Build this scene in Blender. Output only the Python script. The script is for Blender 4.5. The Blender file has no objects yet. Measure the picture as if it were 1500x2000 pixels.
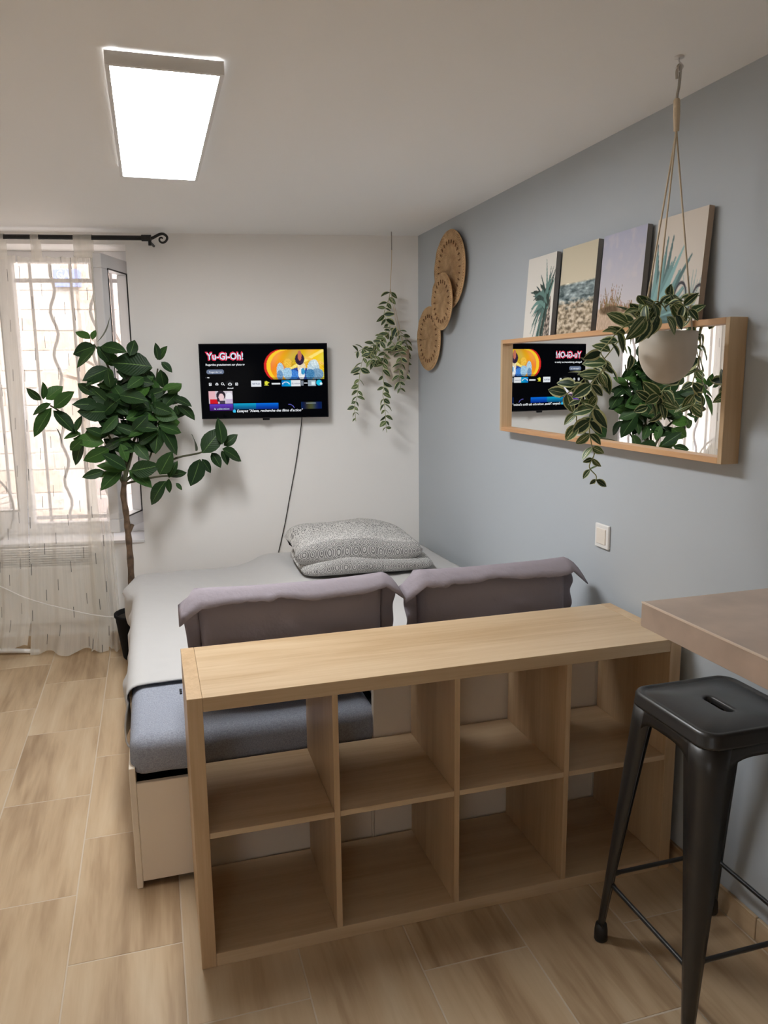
import bpy, bmesh, math, random
import numpy as np
from mathutils import Vector, Matrix, noise

random.seed(7)
sc = bpy.context.scene
COL = sc.collection

# ------------------------------------------------------------------ camera
CF, CX, CY, CZ = 1517.35, -0.0429, -1.9073, 1.5724
YAW, PITCH, ROLL = 0.28868, 0.17633, -0.01134
_s, _c = math.sin(YAW), math.cos(YAW)
FW = Vector((_s*math.cos(PITCH), _c*math.cos(PITCH), -math.sin(PITCH)))
_r = Vector((_c, -_s, 0)); _u = _r.cross(FW)
RT = _r*math.cos(ROLL) + _u*math.sin(ROLL)
UP = -_r*math.sin(ROLL) + _u*math.cos(ROLL)
cam = bpy.data.cameras.new('camera'); camo = bpy.data.objects.new('camera', cam); COL.objects.link(camo)
M4 = Matrix((RT, UP, -FW)).transposed().to_4x4(); M4.translation = (CX, CY, CZ)
camo.matrix_world = M4
cam.sensor_fit = 'VERTICAL'; cam.sensor_height = 32.0; cam.lens = 32.0*CF/2000.0
cam.clip_start = 0.05; cam.clip_end = 200
sc.camera = camo

# ------------------------------------------------------------------ sky, exposure
LAMP = 43.0
SKY = 1.35
SCREEN = 1.0
vs = sc.view_settings
sc.display_settings.display_device = 'sRGB'
vs.view_transform = 'Standard'; vs.look = 'None'; vs.gamma = 1.0; vs.use_curve_mapping = False
vs.exposure = 0.0
w = bpy.data.worlds.new('sky'); sc.world = w; w.use_nodes = True
nt = w.node_tree; bg = nt.nodes['Background']
sk = nt.nodes.new('ShaderNodeTexSky'); sk.sky_type = 'NISHITA'; sk.sun_disc = False
sk.sun_elevation = math.radians(48); sk.sun_rotation = math.radians(150); sk.air_density = 1.0; sk.dust_density = 3.0
hs_ = nt.nodes.new('ShaderNodeHueSaturation'); hs_.inputs['Saturation'].default_value = .35
nt.links.new(sk.outputs[0], hs_.inputs['Color']); nt.links.new(hs_.outputs[0], bg.inputs[0]); bg.inputs[1].default_value = SKY
sc.cycles.max_bounces = 10; sc.cycles.transparent_max_bounces = 24; sc.cycles.diffuse_bounces = 6
sc.cycles.use_denoising = True
sc.cycles.sample_clamp_indirect = 20.0

# ------------------------------------------------------------------ frames of reference
H = 2.35                # ceiling height
XW = 1.495              # right wall
AN = math.radians(9.4)  # the window wall is skewed
P0 = Vector((XW, 2.52, 0))
BU = Vector((-math.cos(AN), math.sin(AN), 0)); BN = Vector((-math.sin(AN), -math.cos(AN), 0))

def B(u, n, z):
    """point by distance along the window wall from the corner, distance off the wall, height"""
    return P0 + BU*u + BN*n + Vector((0, 0, z))

def ray(px, py):
    return FW + RT*((px-750)/CF) + UP*((1000-py)/CF)
CAM = Vector((CX, CY, CZ))
def at_y(px, py, y):
    d = ray(px, py); return CAM + d*((y-CY)/d.y)
def at_x(px, py, x):
    d = ray(px, py); return CAM + d*((x-CX)/d.x)
def at_z(px, py, z):
    d = ray(px, py); return CAM + d*((z-CZ)/d.z)
def at_b(px, py, n):
    d = ray(px, py); q = P0+BN*n; return CAM + d*((q-CAM).dot(BN)/d.dot(BN))

# ------------------------------------------------------------------ helpers
def lin(c):
    c = c/255.0
    return c/12.92 if c <= .04045 else ((c+.055)/1.055)**2.4
def rgb(r, g, b): return (lin(r), lin(g), lin(b), 1)

class NT:
    def __init__(s, name):
        s.m = bpy.data.materials.new(name); s.m.use_nodes = True
        s.t = s.m.node_tree; s.b = s.t.nodes['Principled BSDF']; s.out = s.t.nodes['Material Output']
    def n(s, typ, **kw):
        x = s.t.nodes.new(typ)
        for k, v in kw.items():
            if k.startswith('i_'):
                key = k[2:]; key = int(key) if key.isdigit() else key.replace('_', ' ')
                x.inputs[key].default_value = v
            else: setattr(x, k, v)
        return x
    def l(s, a, b): s.t.links.new(a, b)
    def ramp(s, fac, stops):
        r = s.n('ShaderNodeValToRGB'); e = r.color_ramp.elements
        while len(e) < len(stops): e.new(.5)
        for q, (p, c) in zip(e, stops): q.position = p; q.color = c
        s.l(fac, r.inputs[0]); return r.outputs[0]
    def math(s, op, a, b=None, c=None):
        x = s.n('ShaderNodeMath', operation=op)
        for i, v in enumerate((a, b, c)):
            if v is None: continue
            if isinstance(v, (int, float)): x.inputs[i].default_value = v
            else: s.l(v, x.inputs[i])
        return x.outputs[0]
    def bump(s, h, strength, dist=.002):
        b = s.n('ShaderNodeBump'); b.inputs['Strength'].default_value = strength; b.inputs['Distance'].default_value = dist
        s.l(h, b.inputs['Height']); s.l(b.outputs[0], s.b.inputs['Normal'])

def plain(name, col, rough=.5, metal=0, spec=.5, bump=None, var=None, coat=0):
    k = NT(name); k.b.inputs['Base Color'].default_value = col
    k.b.inputs['Roughness'].default_value = rough; k.b.inputs['Metallic'].default_value = metal
    k.b.inputs['Specular IOR Level'].default_value = spec; k.b.inputs['Coat Weight'].default_value = coat
    if bump or var:
        tc = k.n('ShaderNodeTexCoord')
        if bump:
            ns = k.n('ShaderNodeTexNoise', i_Scale=bump[0], i_Detail=4.0); k.l(tc.outputs['Object'], ns.inputs['Vector'])
            k.bump(ns.outputs['Fac'], bump[1], bump[2] if len(bump) > 2 else .002)
        if var:
            n2 = k.n('ShaderNodeTexNoise', i_Scale=var[0], i_Detail=5.0); k.l(tc.outputs['Object'], n2.inputs['Vector'])
            a = var[1]
            o = k.ramp(n2.outputs['Fac'], [(.3, tuple(v*(1-a) for v in col[:3])+(1,)), (.7, tuple(min(1, v*(1+a)) for v in col[:3])+(1,))])
            k.l(o, k.b.inputs['Base Color'])
    return k.m

def wood(name, axis, c1, c2, c3, rough=.45, rnd=True, wt=(.5, .3, .2), ac=(7, 28, 130), scale=1.0, bump=.15):
    """grain running along one object axis"""
    k = NT(name); tc = k.n('ShaderNodeTexCoord'); oi = k.n('ShaderNodeObjectInfo')
    add = k.n('ShaderNodeVectorMath', operation='ADD')
    k.l(tc.outputs['Object'], add.inputs[0])
    if rnd:
        mu = k.n('ShaderNodeVectorMath', operation='SCALE'); cmb = k.n('ShaderNodeCombineXYZ')
        for i in range(3): k.l(oi.outputs['Random'], cmb.inputs[i])
        k.l(cmb.outputs[0], mu.inputs[0]); mu.inputs['Scale'].default_value = 37.0; k.l(mu.outputs[0], add.inputs[1])
    def noi(along, across, det, dist=0):
        mp = k.n('ShaderNodeMapping'); sv = [across*scale]*3; sv[axis] = along*scale
        mp.inputs['Scale'].default_value = sv; k.l(add.outputs[0], mp.inputs[0])
        ns = k.n('ShaderNodeTexNoise', i_Scale=1.0, i_Detail=det, i_Roughness=.6, i_Distortion=dist); k.l(mp.outputs[0], ns.inputs['Vector'])
        return ns.outputs['Fac']
    big = noi(.8, ac[0], 3, .6); fine = noi(4, ac[2], 4); mid = noi(1.6, ac[1], 4, .4)
    f = k.math('ADD', k.math('MULTIPLY', big, wt[0]), k.math('ADD', k.math('MULTIPLY', mid, wt[1]), k.math('MULTIPLY', fine, wt[2])))
    o = k.ramp(f, [(.36, c3), (.5, c2), (.62, c1)])
    k.l(o, k.b.inputs['Base Color']); k.b.inputs['Roughness'].default_value = rough
    k.bump(fine, bump, .001)
    return k.m

def setprops(o, label=None, cat=None, group=None, kind=None):
    if label: o['label'] = label
    if cat: o['category'] = cat
    if group: o['group'] = group
    if kind: o['kind'] = kind
    return o

def empty(name, loc, label, cat, group=None, rz=0):
    o = bpy.data.objects.new(name, None); o.empty_display_size = .05
    COL.objects.link(o); o.location = loc; o.rotation_euler = (0, 0, rz)
    return setprops(o, label, cat, group)

def rootmat(p):
    m = Matrix.Identity(4)
    while p is not None:
        m = Matrix.LocRotScale(p.location, p.rotation_euler, p.scale) @ m; p = p.parent
    return m

def mk(name, bm, mat, parent=None, smooth=False, local=False):
    """one mesh object; geometry is given in world space unless local"""
    if parent is not None and not local:
        bm.transform(rootmat(parent).inverted())
    me = bpy.data.meshes.new(name); bm.to_mesh(me); bm.free()
    if mat is not None: me.materials.append(mat)
    if smooth: me.polygons.foreach_set('use_smooth', [True]*len(me.polygons))
    o = bpy.data.objects.new(name, me); COL.objects.link(o)
    if parent is not None: o.parent = parent
    return o

def base(o, p):
    """put the origin of a top-level mesh at p"""
    p = Vector(p); o.data.transform(Matrix.Translation(-p)); o.location = p; return o

def nb(): return bmesh.new()

def box(bm, lo, hi, bev=0, seg=2, m=None):
    lo = Vector(lo); hi = Vector(hi); c = (lo+hi)/2; d = hi-lo
    r = bmesh.ops.create_cube(bm, size=1.0); v = r['verts']
    bmesh.ops.scale(bm, vec=d, verts=v); bmesh.ops.translate(bm, vec=c, verts=v)
    if bev > 0:
        e = list({x for q in v for x in q.link_edges})
        rr = bmesh.ops.bevel(bm, geom=e, offset=bev, segments=seg, affect='EDGES', profile=.5)
        v = [x for x in bm.verts if x.is_valid and x not in _old(bm)] if False else list({x for f in rr['faces'] for x in f.verts} | {x for x in v if x.is_valid})
    if m is not None: bmesh.ops.transform(bm, matrix=m, verts=v)
    return v

def wbox(bm, u0, u1, n0, n1, z0, z1, bev=0):
    """box aligned to the skewed window wall"""
    m = Matrix.Translation(P0) @ Matrix.Rotation(-AN, 4, 'Z')
    return box(bm, (-u1, -n1, z0), (-u0, -n0, z1), bev, 2, m)

def loft(bm, rings, closed=True, cap=True):
    vs_ = [[bm.verts.new(p) for p in r] for r in rings]
    n = len(rings[0]); out = []
    for a, b in zip(vs_[:-1], vs_[1:]):
        for i in range(n if closed else n-1):
            j = (i+1) % n
            bm.faces.new((a[i], a[j], b[j], b[i]))
    if cap and closed:
        bm.faces.new(list(reversed(vs_[0]))); bm.faces.new(vs_[-1])
    return vs_

def tube(bm, pts, r, seg=8, cap=True):
    pts = [Vector(p) for p in pts]; rs = r if isinstance(r, (list, tuple)) else [r]*len(pts)
    rings = []; prev = None
    for i, p in enumerate(pts):
        t = (pts[min(i+1, len(pts)-1)]-pts[max(i-1, 0)]).normalized()
        if prev is None:
            a = Vector((0, 0, 1)) if abs(t.z) < .9 else Vector((1, 0, 0)); x = t.cross(a).normalized()
        else: x = (prev - t*prev.dot(t)).normalized()
        prev = x; y = t.cross(x)
        rings.append([p + (x*math.cos(k*2*math.pi/seg)+y*math.sin(k*2*math.pi/seg))*rs[i] for k in range(seg)])
    loft(bm, rings, True, cap)
    bmesh.ops.recalc_face_normals(bm, faces=bm.faces)

def smooth_path(pts, n=8):
    pts = [Vector(p) for p in pts]; out = []
    for i in range(len(pts)-1):
        p0 = pts[max(i-1, 0)]; p1 = pts[i]; p2 = pts[i+1]; p3 = pts[min(i+2, len(pts)-1)]
        for k in range(n):
            t = k/n
            out.append(.5*((2*p1)+(p2-p0)*t+(2*p0-5*p1+4*p2-p3)*t*t+(3*p1-p0-3*p2+p3)*t**3))
    out.append(pts[-1]); return out

def lathe(bm, prof, c, seg=32, axis=None):
    c = Vector(c); rings = []
    for r, z in prof:
        rings.append([Vector((r*math.cos(a*2*math.pi/seg), r*math.sin(a*2*math.pi/seg), z)) for a in range(seg)])
    v = loft(bm, rings, True, True)
    allv = [q for r in v for q in r]
    if axis is not None: bmesh.ops.transform(bm, matrix=Vector((0, 0, 1)).rotation_difference(Vector(axis)).to_matrix().to_4x4(), verts=allv)
    bmesh.ops.translate(bm, vec=c, verts=allv)
    bmesh.ops.recalc_face_normals(bm, faces=bm.faces)
    return allv

def gridmesh(bm, nu, nv, fn, uv=None):
    vs_ = [[bm.verts.new(fn(i/nu, j/nv)) for j in range(nv+1)] for i in range(nu+1)]
    lay = bm.loops.layers.uv.verify() if uv else None
    for i in range(nu):
        for j in range(nv):
            f = bm.faces.new((vs_[i][j], vs_[i+1][j], vs_[i+1][j+1], vs_[i][j+1])); f.smooth = True
            if uv:
                for lp, (a, b) in zip(f.loops, ((i, j), (i+1, j), (i+1, j+1), (i, j+1))): lp[lay].uv = uv(a/nu, b/nv)
    return vs_

def solidify(o, t, off=0):
    md = o.modifiers.new('thickness', 'SOLIDIFY'); md.thickness = t; md.offset = off; return o

def raster(name, img, fn, mat, parent):
    """a flat print: one colour per vertex of a fine grid; img is rows x cols x 3 sRGB 0-255, fn(s,t) gives the world point"""
    h, w_ = img.shape[:2]
    V = [fn((i+.0)/(w_-1), j/(h-1)) for j in range(h) for i in range(w_)]
    inv = rootmat(parent).inverted(); V = [inv @ v for v in V]
    Fc = [(j*w_+i, (j+1)*w_+i, (j+1)*w_+i+1, j*w_+i+1) for j in range(h-1) for i in range(w_-1)]
    me = bpy.data.meshes.new(name); me.from_pydata(V, [], Fc)
    a = me.color_attributes.new('Col', 'FLOAT_COLOR', 'POINT')
    c = np.clip(img, 0, 255)/255.0; c = np.where(c <= .04045, c/12.92, ((c+.055)/1.055)**2.4)
    q = np.ones((h*w_, 4), np.float32); q[:, :3] = c.reshape(-1, 3); a.data.foreach_set('color', q.ravel())
    me.materials.append(mat); o = bpy.data.objects.new(name, me); COL.objects.link(o); o.parent = parent
    return o

def lettering(text, size, mat, parent, origin, ex, ey, width=None, align='LEFT', bold=0, shear=0, name='lettering'):
    """flat lettering standing at origin, running along ex with ey up"""
    cu = bpy.data.curves.new(name, 'FONT'); cu.body = text; cu.size = size; cu.align_x = align
    cu.offset = bold; cu.shear = shear; cu.resolution_u = 2
    t = bpy.data.objects.new(name, cu); COL.objects.link(t)
    dg = bpy.context.evaluated_depsgraph_get(); dg.update()
    me = bpy.data.meshes.new_from_object(t.evaluated_get(dg)); bpy.data.objects.remove(t); bpy.data.curves.remove(cu)
    xs = [v.co.x for v in me.vertices]
    if width and xs:
        s = width/(max(xs)-min(xs)); me.transform(Matrix.Diagonal((s, 1, 1, 1)))
    ex = Vector(ex).normalized(); ey = Vector(ey).normalized(); ez = ex.cross(ey)
    m = Matrix((ex, ey, ez)).transposed().to_4x4(); m.translation = Vector(origin)
    me.transform(rootmat(parent).inverted() @ m)
    me.materials.clear(); me.materials.append(mat); me.name = name
    o = bpy.data.objects.new(name, me); COL.objects.link(o); o.parent = parent; return o

# ------------------------------------------------------------------ materials
WHITE = plain('wall_paint_white', (.91, .89, .865, 1), .7, spec=.25, bump=(60, .12, .001))
CEIL = plain('ceiling_paint', (.94, .935, .925, 1), .7, spec=.25, bump=(40, .1, .001))
BLUE = plain('wall_paint_blue_grey', (.47, .51, .545, 1), .6, spec=.3, bump=(70, .12, .001))
GROUT = plain('grout', (.62, .53, .42, 1), .9, spec=.1, bump=(90, .3))
TILE = wood('wood_look_tile', 1, rgb(207, 186, 155), rgb(193, 168, 135), rgb(156, 129, 98), .42, True, wt=(.52, .38, .10), ac=(6, 17, 80), scale=.9, bump=.05)
OAKX = wood('oak_veneer_along', 0, rgb(210, 186, 152), rgb(200, 173, 138), rgb(182, 152, 114), .38)
OAKZ = wood('oak_veneer_upright', 2, rgb(212, 185, 148), rgb(201, 171, 134), rgb(182, 150, 112), .38)
OAKY = wood('oak_veneer_deep', 1, rgb(212, 170, 126), rgb(206, 160, 116), rgb(186, 138, 96), .4)
LAM = plain('white_laminate', (.84, .74, .60, 1), .35, bump=(120, .03))
PVC = plain('white_pvc', (.82, .82, .84, 1), .35)
SHEET = plain('cotton_sheet', (.52, .51, .50, 1), .9, spec=.1, bump=(240, .25, .0015))
GREYF = plain('grey_mattress_cover', (.31, .33, .385, 1), .95, spec=.1, bump=(400, .5, .001), var=(260, .22))
PILL = plain('taupe_grey_cotton', (.28, .245, .27, 1), .85, spec=.15, bump=(24, .6, .008))
BLACK = plain('black_plastic', (.012, .012, .013, 1), .35)
BLACKM = plain('black_rod_metal', (.012, .011, .010, 1), .45, metal=.0)
SCREENB = plain('screen_bezel', (.006, .006, .008, 1), .3, spec=.15)
ROPE = plain('cotton_rope', (.70, .58, .42, 1), .9, bump=(500, .6))
METAL = plain('brushed_hook_metal', (.45, .42, .38, 1), .35, metal=1)
POTM = plain('matte_cream_pot', (.62, .55, .46, 1), .6, bump=(30, .05))
SOIL = plain('dark_soil', (.02, .016, .012, 1), .95, bump=(80, .8, .01))
BARK = plain('bark', (.12, .075, .045, 1), .85, bump=(60, .7, .004), var=(25, .5))
TWIG = plain('green_brown_twig', (.075, .075, .035, 1), .7)
VINE = plain('pale_vine', (.35, .36, .16, 1), .6)
PLASTW = plain('white_plastic', (.80, .79, .77, 1), .35)
STONE = plain('warm_cement_laminate', rgb(184, 164, 148), .36, bump=(30, .1), var=(9, .16))
EDGE = plain('worktop_edge_line', rgb(226, 208, 190), .4)
CABLE = plain('dark_cable', (.03, .028, .025, 1), .5)
CABLEW = plain('white_cable', (.75, .74, .72, 1), .5)

def gunmetal():
    k = NT('worn_black_steel'); tc = k.n('ShaderNodeTexCoord')
    n1 = k.n('ShaderNodeTexNoise', i_Scale=9.0, i_Detail=6.0); k.l(tc.outputs['Object'], n1.inputs['Vector'])
    k.l(k.ramp(n1.outputs['Fac'], [(.35, (.017, .018, .019, 1)), (.62, (.022, .020, .018, 1)), (.8, (.05, .038, .027, 1))]), k.b.inputs['Base Color'])
    k.l(k.ramp(n1.outputs['Fac'], [(.3, (.34,)*3+(1,)), (.8, (.5,)*3+(1,))]), k.b.inputs['Roughness'])
    k.b.inputs['Metallic'].default_value = .15; k.b.inputs['Coat Weight'].default_value = .5; k.b.inputs['Coat Roughness'].default_value = .3
    return k.m
STEEL = gunmetal()

def rubberleaf():
    k = NT('rubber_leaf'); oi = k.n('ShaderNodeObjectInfo'); uv = k.n('ShaderNodeUVMap')
    sx = k.n('ShaderNodeSeparateXYZ'); k.l(uv.outputs[0], sx.inputs[0])
    vein = k.math('LESS_THAN', k.math('ABSOLUTE', k.math('SUBTRACT', sx.outputs[0], .5)), .022)
    c = k.ramp(oi.outputs['Random'], [(0, (.012, .034, .010, 1)), (.6, (.021, .055, .014, 1)), (.85, (.035, .095, .018, 1)), (1, (.06, .15, .025, 1))])
    mx = k.n('ShaderNodeMix', data_type='RGBA'); k.l(vein, mx.inputs['Factor']); k.l(c, mx.inputs['A']); mx.inputs['B'].default_value = (.10, .18, .05, 1)
    sv = k.n('ShaderNodeMath', operation='SINE')
    k.l(k.math('MULTIPLY', k.math('ADD', sx.outputs[1], k.math('MULTIPLY', k.math('ABSOLUTE', k.math('SUBTRACT', sx.outputs[0], .5)), -.5)), 75.0), sv.inputs[0])
    k.bump(sv.outputs[0], .25, .0012)
    k.l(mx.outputs['Result'], k.b.inputs['Base Color']); k.b.inputs['Roughness'].default_value = .46; k.b.inputs['Specular IOR Level'].default_value = .25
    return k.m
RLEAF = rubberleaf()

def varleaf():
    k = NT('variegated_leaf'); oi = k.n('ShaderNodeObjectInfo'); uv = k.n('ShaderNodeUVMap')
    sx = k.n('ShaderNodeSeparateXYZ'); k.l(uv.outputs[0], sx.inputs[0])
    d = k.math('ABSOLUTE', k.math('SUBTRACT', sx.outputs[0], .5))
    ns = k.n('ShaderNodeTexNoise', i_Scale=7.0, i_Detail=2.0); k.l(uv.outputs[0], ns.inputs['Vector'])
    dd = k.math('ADD', d, k.math('MULTIPLY', k.math('SUBTRACT', ns.outputs['Fac'], .5), .10))
    edge = k.math('GREATER_THAN', dd, k.math('ADD', .31, k.math('MULTIPLY', oi.outputs['Random'], .12)))
    mid = k.math('LESS_THAN', d, k.math('MULTIPLY', oi.outputs['Random'], .07))
    st = k.math('LESS_THAN', k.math('ABSOLUTE', k.math('SUBTRACT', dd, .2)), k.math('MULTIPLY', k.math('SUBTRACT', oi.outputs['Random'], .72), .09))
    f = k.math('MAXIMUM', edge, k.math('MAXIMUM', mid, st))
    c = k.ramp(oi.outputs['Random'], [(0, (.016, .042, .018, 1)), (.6, (.026, .062, .022, 1)), (1, (.07, .13, .04, 1))])
    mx = k.n('ShaderNodeMix', data_type='RGBA'); k.l(f, mx.inputs['Factor']); k.l(c, mx.inputs['A']); mx.inputs['B'].default_value = (.50, .52, .27, 1)
    k.l(mx.outputs['Result'], k.b.inputs['Base Color']); k.b.inputs['Roughness'].default_value = .45; k.b.inputs['Specular IOR Level'].default_value = .35
    return k.m
VLEAF = varleaf()

def sheer():
    k = NT('sheer_voile'); uv = k.n('ShaderNodeUVMap'); sx = k.n('ShaderNodeSeparateXYZ'); k.l(uv.outputs[0], sx.inputs[0])
    U, V = sx.outputs[0], sx.outputs[1]                      # metres of cloth
    cu = k.math('DIVIDE', U, .085); iu = k.math('FLOOR', cu); fu = k.math('FRACT', cu)
    wn = k.n('ShaderNodeTexWhiteNoise', noise_dimensions='1D'); k.l(iu, wn.inputs['W'])
    cv = k.math('ADD', k.math('DIVIDE', V, .27), k.math('MULTIPLY', wn.outputs['Value'], 7.3)); fv = k.math('FRACT', cv)
    dash = k.math('MULTIPLY', k.math('LESS_THAN', k.math('ABSOLUTE', k.math('SUBTRACT', fu, .5)), .022), k.math('LESS_THAN', fv, .24))
    thr = k.n('ShaderNodeTexNoise', i_Scale=1.0, i_Detail=2.0); mp = k.n('ShaderNodeMapping'); mp.inputs['Scale'].default_value = (120, 3, 1)
    k.l(uv.outputs[0], mp.inputs[0]); k.l(mp.outputs[0], thr.inputs['Vector'])
    dens = k.math('ADD', k.math('MULTIPLY', thr.outputs['Fac'], .12), .49)
    dens = k.math('MAXIMUM', dens, k.math('MULTIPLY', dash, .92))
    mx = k.n('ShaderNodeMix', data_type='RGBA'); k.l(dash, mx.inputs['Factor']); mx.inputs['A'].default_value = (.86, .83, .76, 1); mx.inputs['B'].default_value = (.10, .10, .10, 1)
    df = k.n('ShaderNodeBsdfDiffuse'); tl = k.n('ShaderNodeBsdfTranslucent'); tr = k.n('ShaderNodeBsdfTransparent')
    k.l(mx.outputs['Result'], df.inputs[0]); k.l(mx.outputs['Result'], tl.inputs[0])
    m1 = k.n('ShaderNodeMixShader'); m1.inputs[0].default_value = .34; k.l(df.outputs[0], m1.inputs[1]); k.l(tl.outputs[0], m1.inputs[2])
    m2 = k.n('ShaderNodeMixShader'); k.l(dens, m2.inputs[0]); k.l(tr.outputs[0], m2.inputs[1]); k.l(m1.outputs[0], m2.inputs[2])
    k.l(m2.outputs[0], k.out.inputs[0]); return k.m
SHEER = sheer()

def glass(name='window_glass'):
    k = NT(name); g = k.n('ShaderNodeBsdfGlossy'); g.inputs['Roughness'].default_value = .02
    t = k.n('ShaderNodeBsdfTransparent'); 
    m = k.n('ShaderNodeMixShader'); m.inputs[0].default_value = .06; k.l(t.outputs[0], m.inputs[1]); k.l(g.outputs[0], m.inputs[2])
    k.l(m.outputs[0], k.out.inputs[0]); return k.m
GLASS = glass()

def mirrormat():
    k = NT('mirror_silver'); k.b.inputs['Base Color'].default_value = (.93, .94, .93, 1); k.b.inputs['Metallic'].default_value = 1; k.b.inputs['Roughness'].default_value = .0
    return k.m
MIRROR = mirrormat()

def emis(name, col, st):
    k = NT(name); e = k.n('ShaderNodeEmission'); e.inputs[0].default_value = col; e.inputs[1].default_value = st
    k.l(e.outputs[0], k.out.inputs[0]); return k.m
LAMPM = emis('lamp_diffuser_light', (.97, .985, 1, 1), LAMP)
TXT = emis('screen_white_light', (.9, .93, .97, 1), SCREEN)
TXTR = emis('screen_red_light', rgb(226, 62, 92), SCREEN)
TXTB = emis('screen_pale_blue_light', rgb(206, 232, 246), SCREEN)
TXTK = emis('screen_grey_light', rgb(120, 128, 150), SCREEN)

def vcol(name, emit):
    k = NT(name); a = k.n('ShaderNodeAttribute', attribute_name='Col')
    if emit:
        e = k.n('ShaderNodeEmission'); e.inputs[1].default_value = SCREEN; k.l(a.outputs['Color'], e.inputs[0])
        g = k.n('ShaderNodeBsdfGlossy'); g.inputs['Roughness'].default_value = .12; g.inputs[0].default_value = (.003, .003, .003, 1)
        ad = k.n('ShaderNodeAddShader'); k.l(e.outputs[0], ad.inputs[0]); k.l(g.outputs[0], ad.inputs[1]); k.l(ad.outputs[0], k.out.inputs[0])
    else:
        k.l(a.outputs['Color'], k.b.inputs['Base Color']); k.b.inputs['Roughness'].default_value = .75
        k.b.inputs['Specular IOR Level'].default_value = .2
    return k.m
PRINT = vcol('canvas_print', False); TVPIC = vcol('screen_picture_light', True)

def damask():
    k = NT('grey_damask_print'); uv = k.n('ShaderNodeUVMap')
    mp = k.n('ShaderNodeMapping'); mp.inputs['Scale'].default_value = (1, 1, 1); k.l(uv.outputs[0], mp.inputs[0])
    vo = k.n('ShaderNodeTexVoronoi', i_Scale=24.0); vo.inputs['Randomness'].default_value = .12; k.l(mp.outputs[0], vo.inputs['Vector'])
    ns = k.n('ShaderNodeTexNoise', i_Scale=70.0, i_Detail=2.0); k.l(mp.outputs[0], ns.inputs['Vector'])
    vo2 = k.n('ShaderNodeTexVoronoi', i_Scale=110.0, feature='DISTANCE_TO_EDGE'); k.l(mp.outputs[0], vo2.inputs['Vector'])
    si = k.n('ShaderNodeMath', operation='SINE'); k.l(k.math('ADD', k.math('MULTIPLY', vo.outputs['Distance'], 34.0), k.math('MULTIPLY', ns.outputs['Fac'], 5.0)), si.inputs[0])
    a = k.math('GREATER_THAN', si.outputs[0], .15)
    b = k.math('LESS_THAN', vo2.outputs['Distance'], .16)
    sx = k.n('ShaderNodeSeparateXYZ'); k.l(uv.outputs[0], sx.inputs[0])
    band = k.math('LESS_THAN', sx.outputs[1], .085)
    mix = k.n('ShaderNodeMix', data_type='FLOAT'); k.l(band, mix.inputs['Factor']); k.l(b, mix.inputs['A']); k.l(a, mix.inputs['B'])
    m = k.n('ShaderNodeMix', data_type='RGBA'); k.l(mix.outputs['Result'], m.inputs['Factor'])
    m.inputs['A'].default_value = (.20, .195, .19, 1); m.inputs['B'].default_value = (.60, .585, .56, 1)
    k.l(m.outputs['Result'], k.b.inputs['Base Color']); k.b.inputs['Roughness'].default_value = .9; k.b.inputs['Specular IOR Level'].default_value = .1
    return k.m
DAMASK = damask()

def woven():
    k = NT('woven_rattan'); tc = k.n('ShaderNodeTexCoord'); uv = k.n('ShaderNodeUVMap')
    sx = k.n('ShaderNodeSeparateXYZ'); k.l(uv.outputs[0], sx.inputs[0])     # u = angle turns, v = radius in metres
    wa = k.n('ShaderNodeMath', operation='SINE'); k.l(k.math('MULTIPLY', sx.outputs[0], 2*math.pi*90), wa.inputs[0])
    wr = k.n('ShaderNodeMath', operation='SINE'); k.l(k.math('MULTIPLY', sx.outputs[1], 2*math.pi*110), wr.inputs[0])
    p = k.math('MULTIPLY', wa.outputs[0], wr.outputs[0])
    ns = k.n('ShaderNodeTexNoise', i_Scale=22.0, i_Detail=5.0); k.l(tc.outputs['Object'], ns.inputs['Vector'])
    f = k.math('ADD', k.math('MULTIPLY', p, .2), k.math('ADD', k.math('MULTIPLY', ns.outputs['Fac'], .5), .25))
    k.l(k.ramp(f, [(.3, rgb(150, 110, 72)), (.5, rgb(206, 166, 120)), (.7, rgb(232, 198, 152))]), k.b.inputs['Base Color'])
    k.b.inputs['Roughness'].default_value = .75; k.bump(p, .7, .003); return k.m
WOVEN = woven()

# ------------------------------------------------------------------ room shell
XL, YR = -2.35, -3.6
bm = nb(); box(bm, (XW, YR-.2, 0), (XW+.2, 3.3, H+.2)); o = setprops(mk('wall_right', bm, BLUE), kind='structure')
bm = nb(); box(bm, (XL-.2, YR-.2, 0), (XL, 3.9, H+.2)); setprops(mk('wall_left', bm, WHITE), kind='structure')
DX0, DX1, DZ1, DZ0 = -1.42, -.68, 1.80, .85
bm = nb(); box(bm, (XL, YR-.2, 0), (DX0, YR, H+.2)); box(bm, (DX1, YR-.2, 0), (XW, YR, H+.2)); box(bm, (DX0, YR-.2, DZ1), (DX1, YR, H+.2)); box(bm, (DX0, YR-.2, 0), (DX1, YR, DZ0)); setprops(mk('wall_front', bm, WHITE), kind='structure')
d1 = bpy.data.objects.new('window_2', None); COL.objects.link(d1); d1.location = ((DX0+DX1)/2, YR, 0); d1['kind'] = 'structure'
bm = nb()
for x0, x1, z0, z1 in ((DX0, DX0+.07, DZ0, DZ1), (DX1-.07, DX1, DZ0, DZ1), (DX0+.07, DX1-.07, DZ0, DZ0+.08), (DX0+.07, DX1-.07, DZ1-.07, DZ1), (-1.07, -1.01, DZ0+.08, DZ1-.07)): box(bm, (x0, YR-.12, z0), (x1, YR-.06, z1), .004, 1)
mk('frame', bm, PVC, d1)
for x0, x1 in ((DX0+.065, -1.065), (-1.015, DX1-.065)):
    bm = nb(); box(bm, (x0, YR-.094, DZ0+.075), (x1, YR-.086, DZ1-.065)); mk('pane', bm, GLASS, d1)
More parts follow.
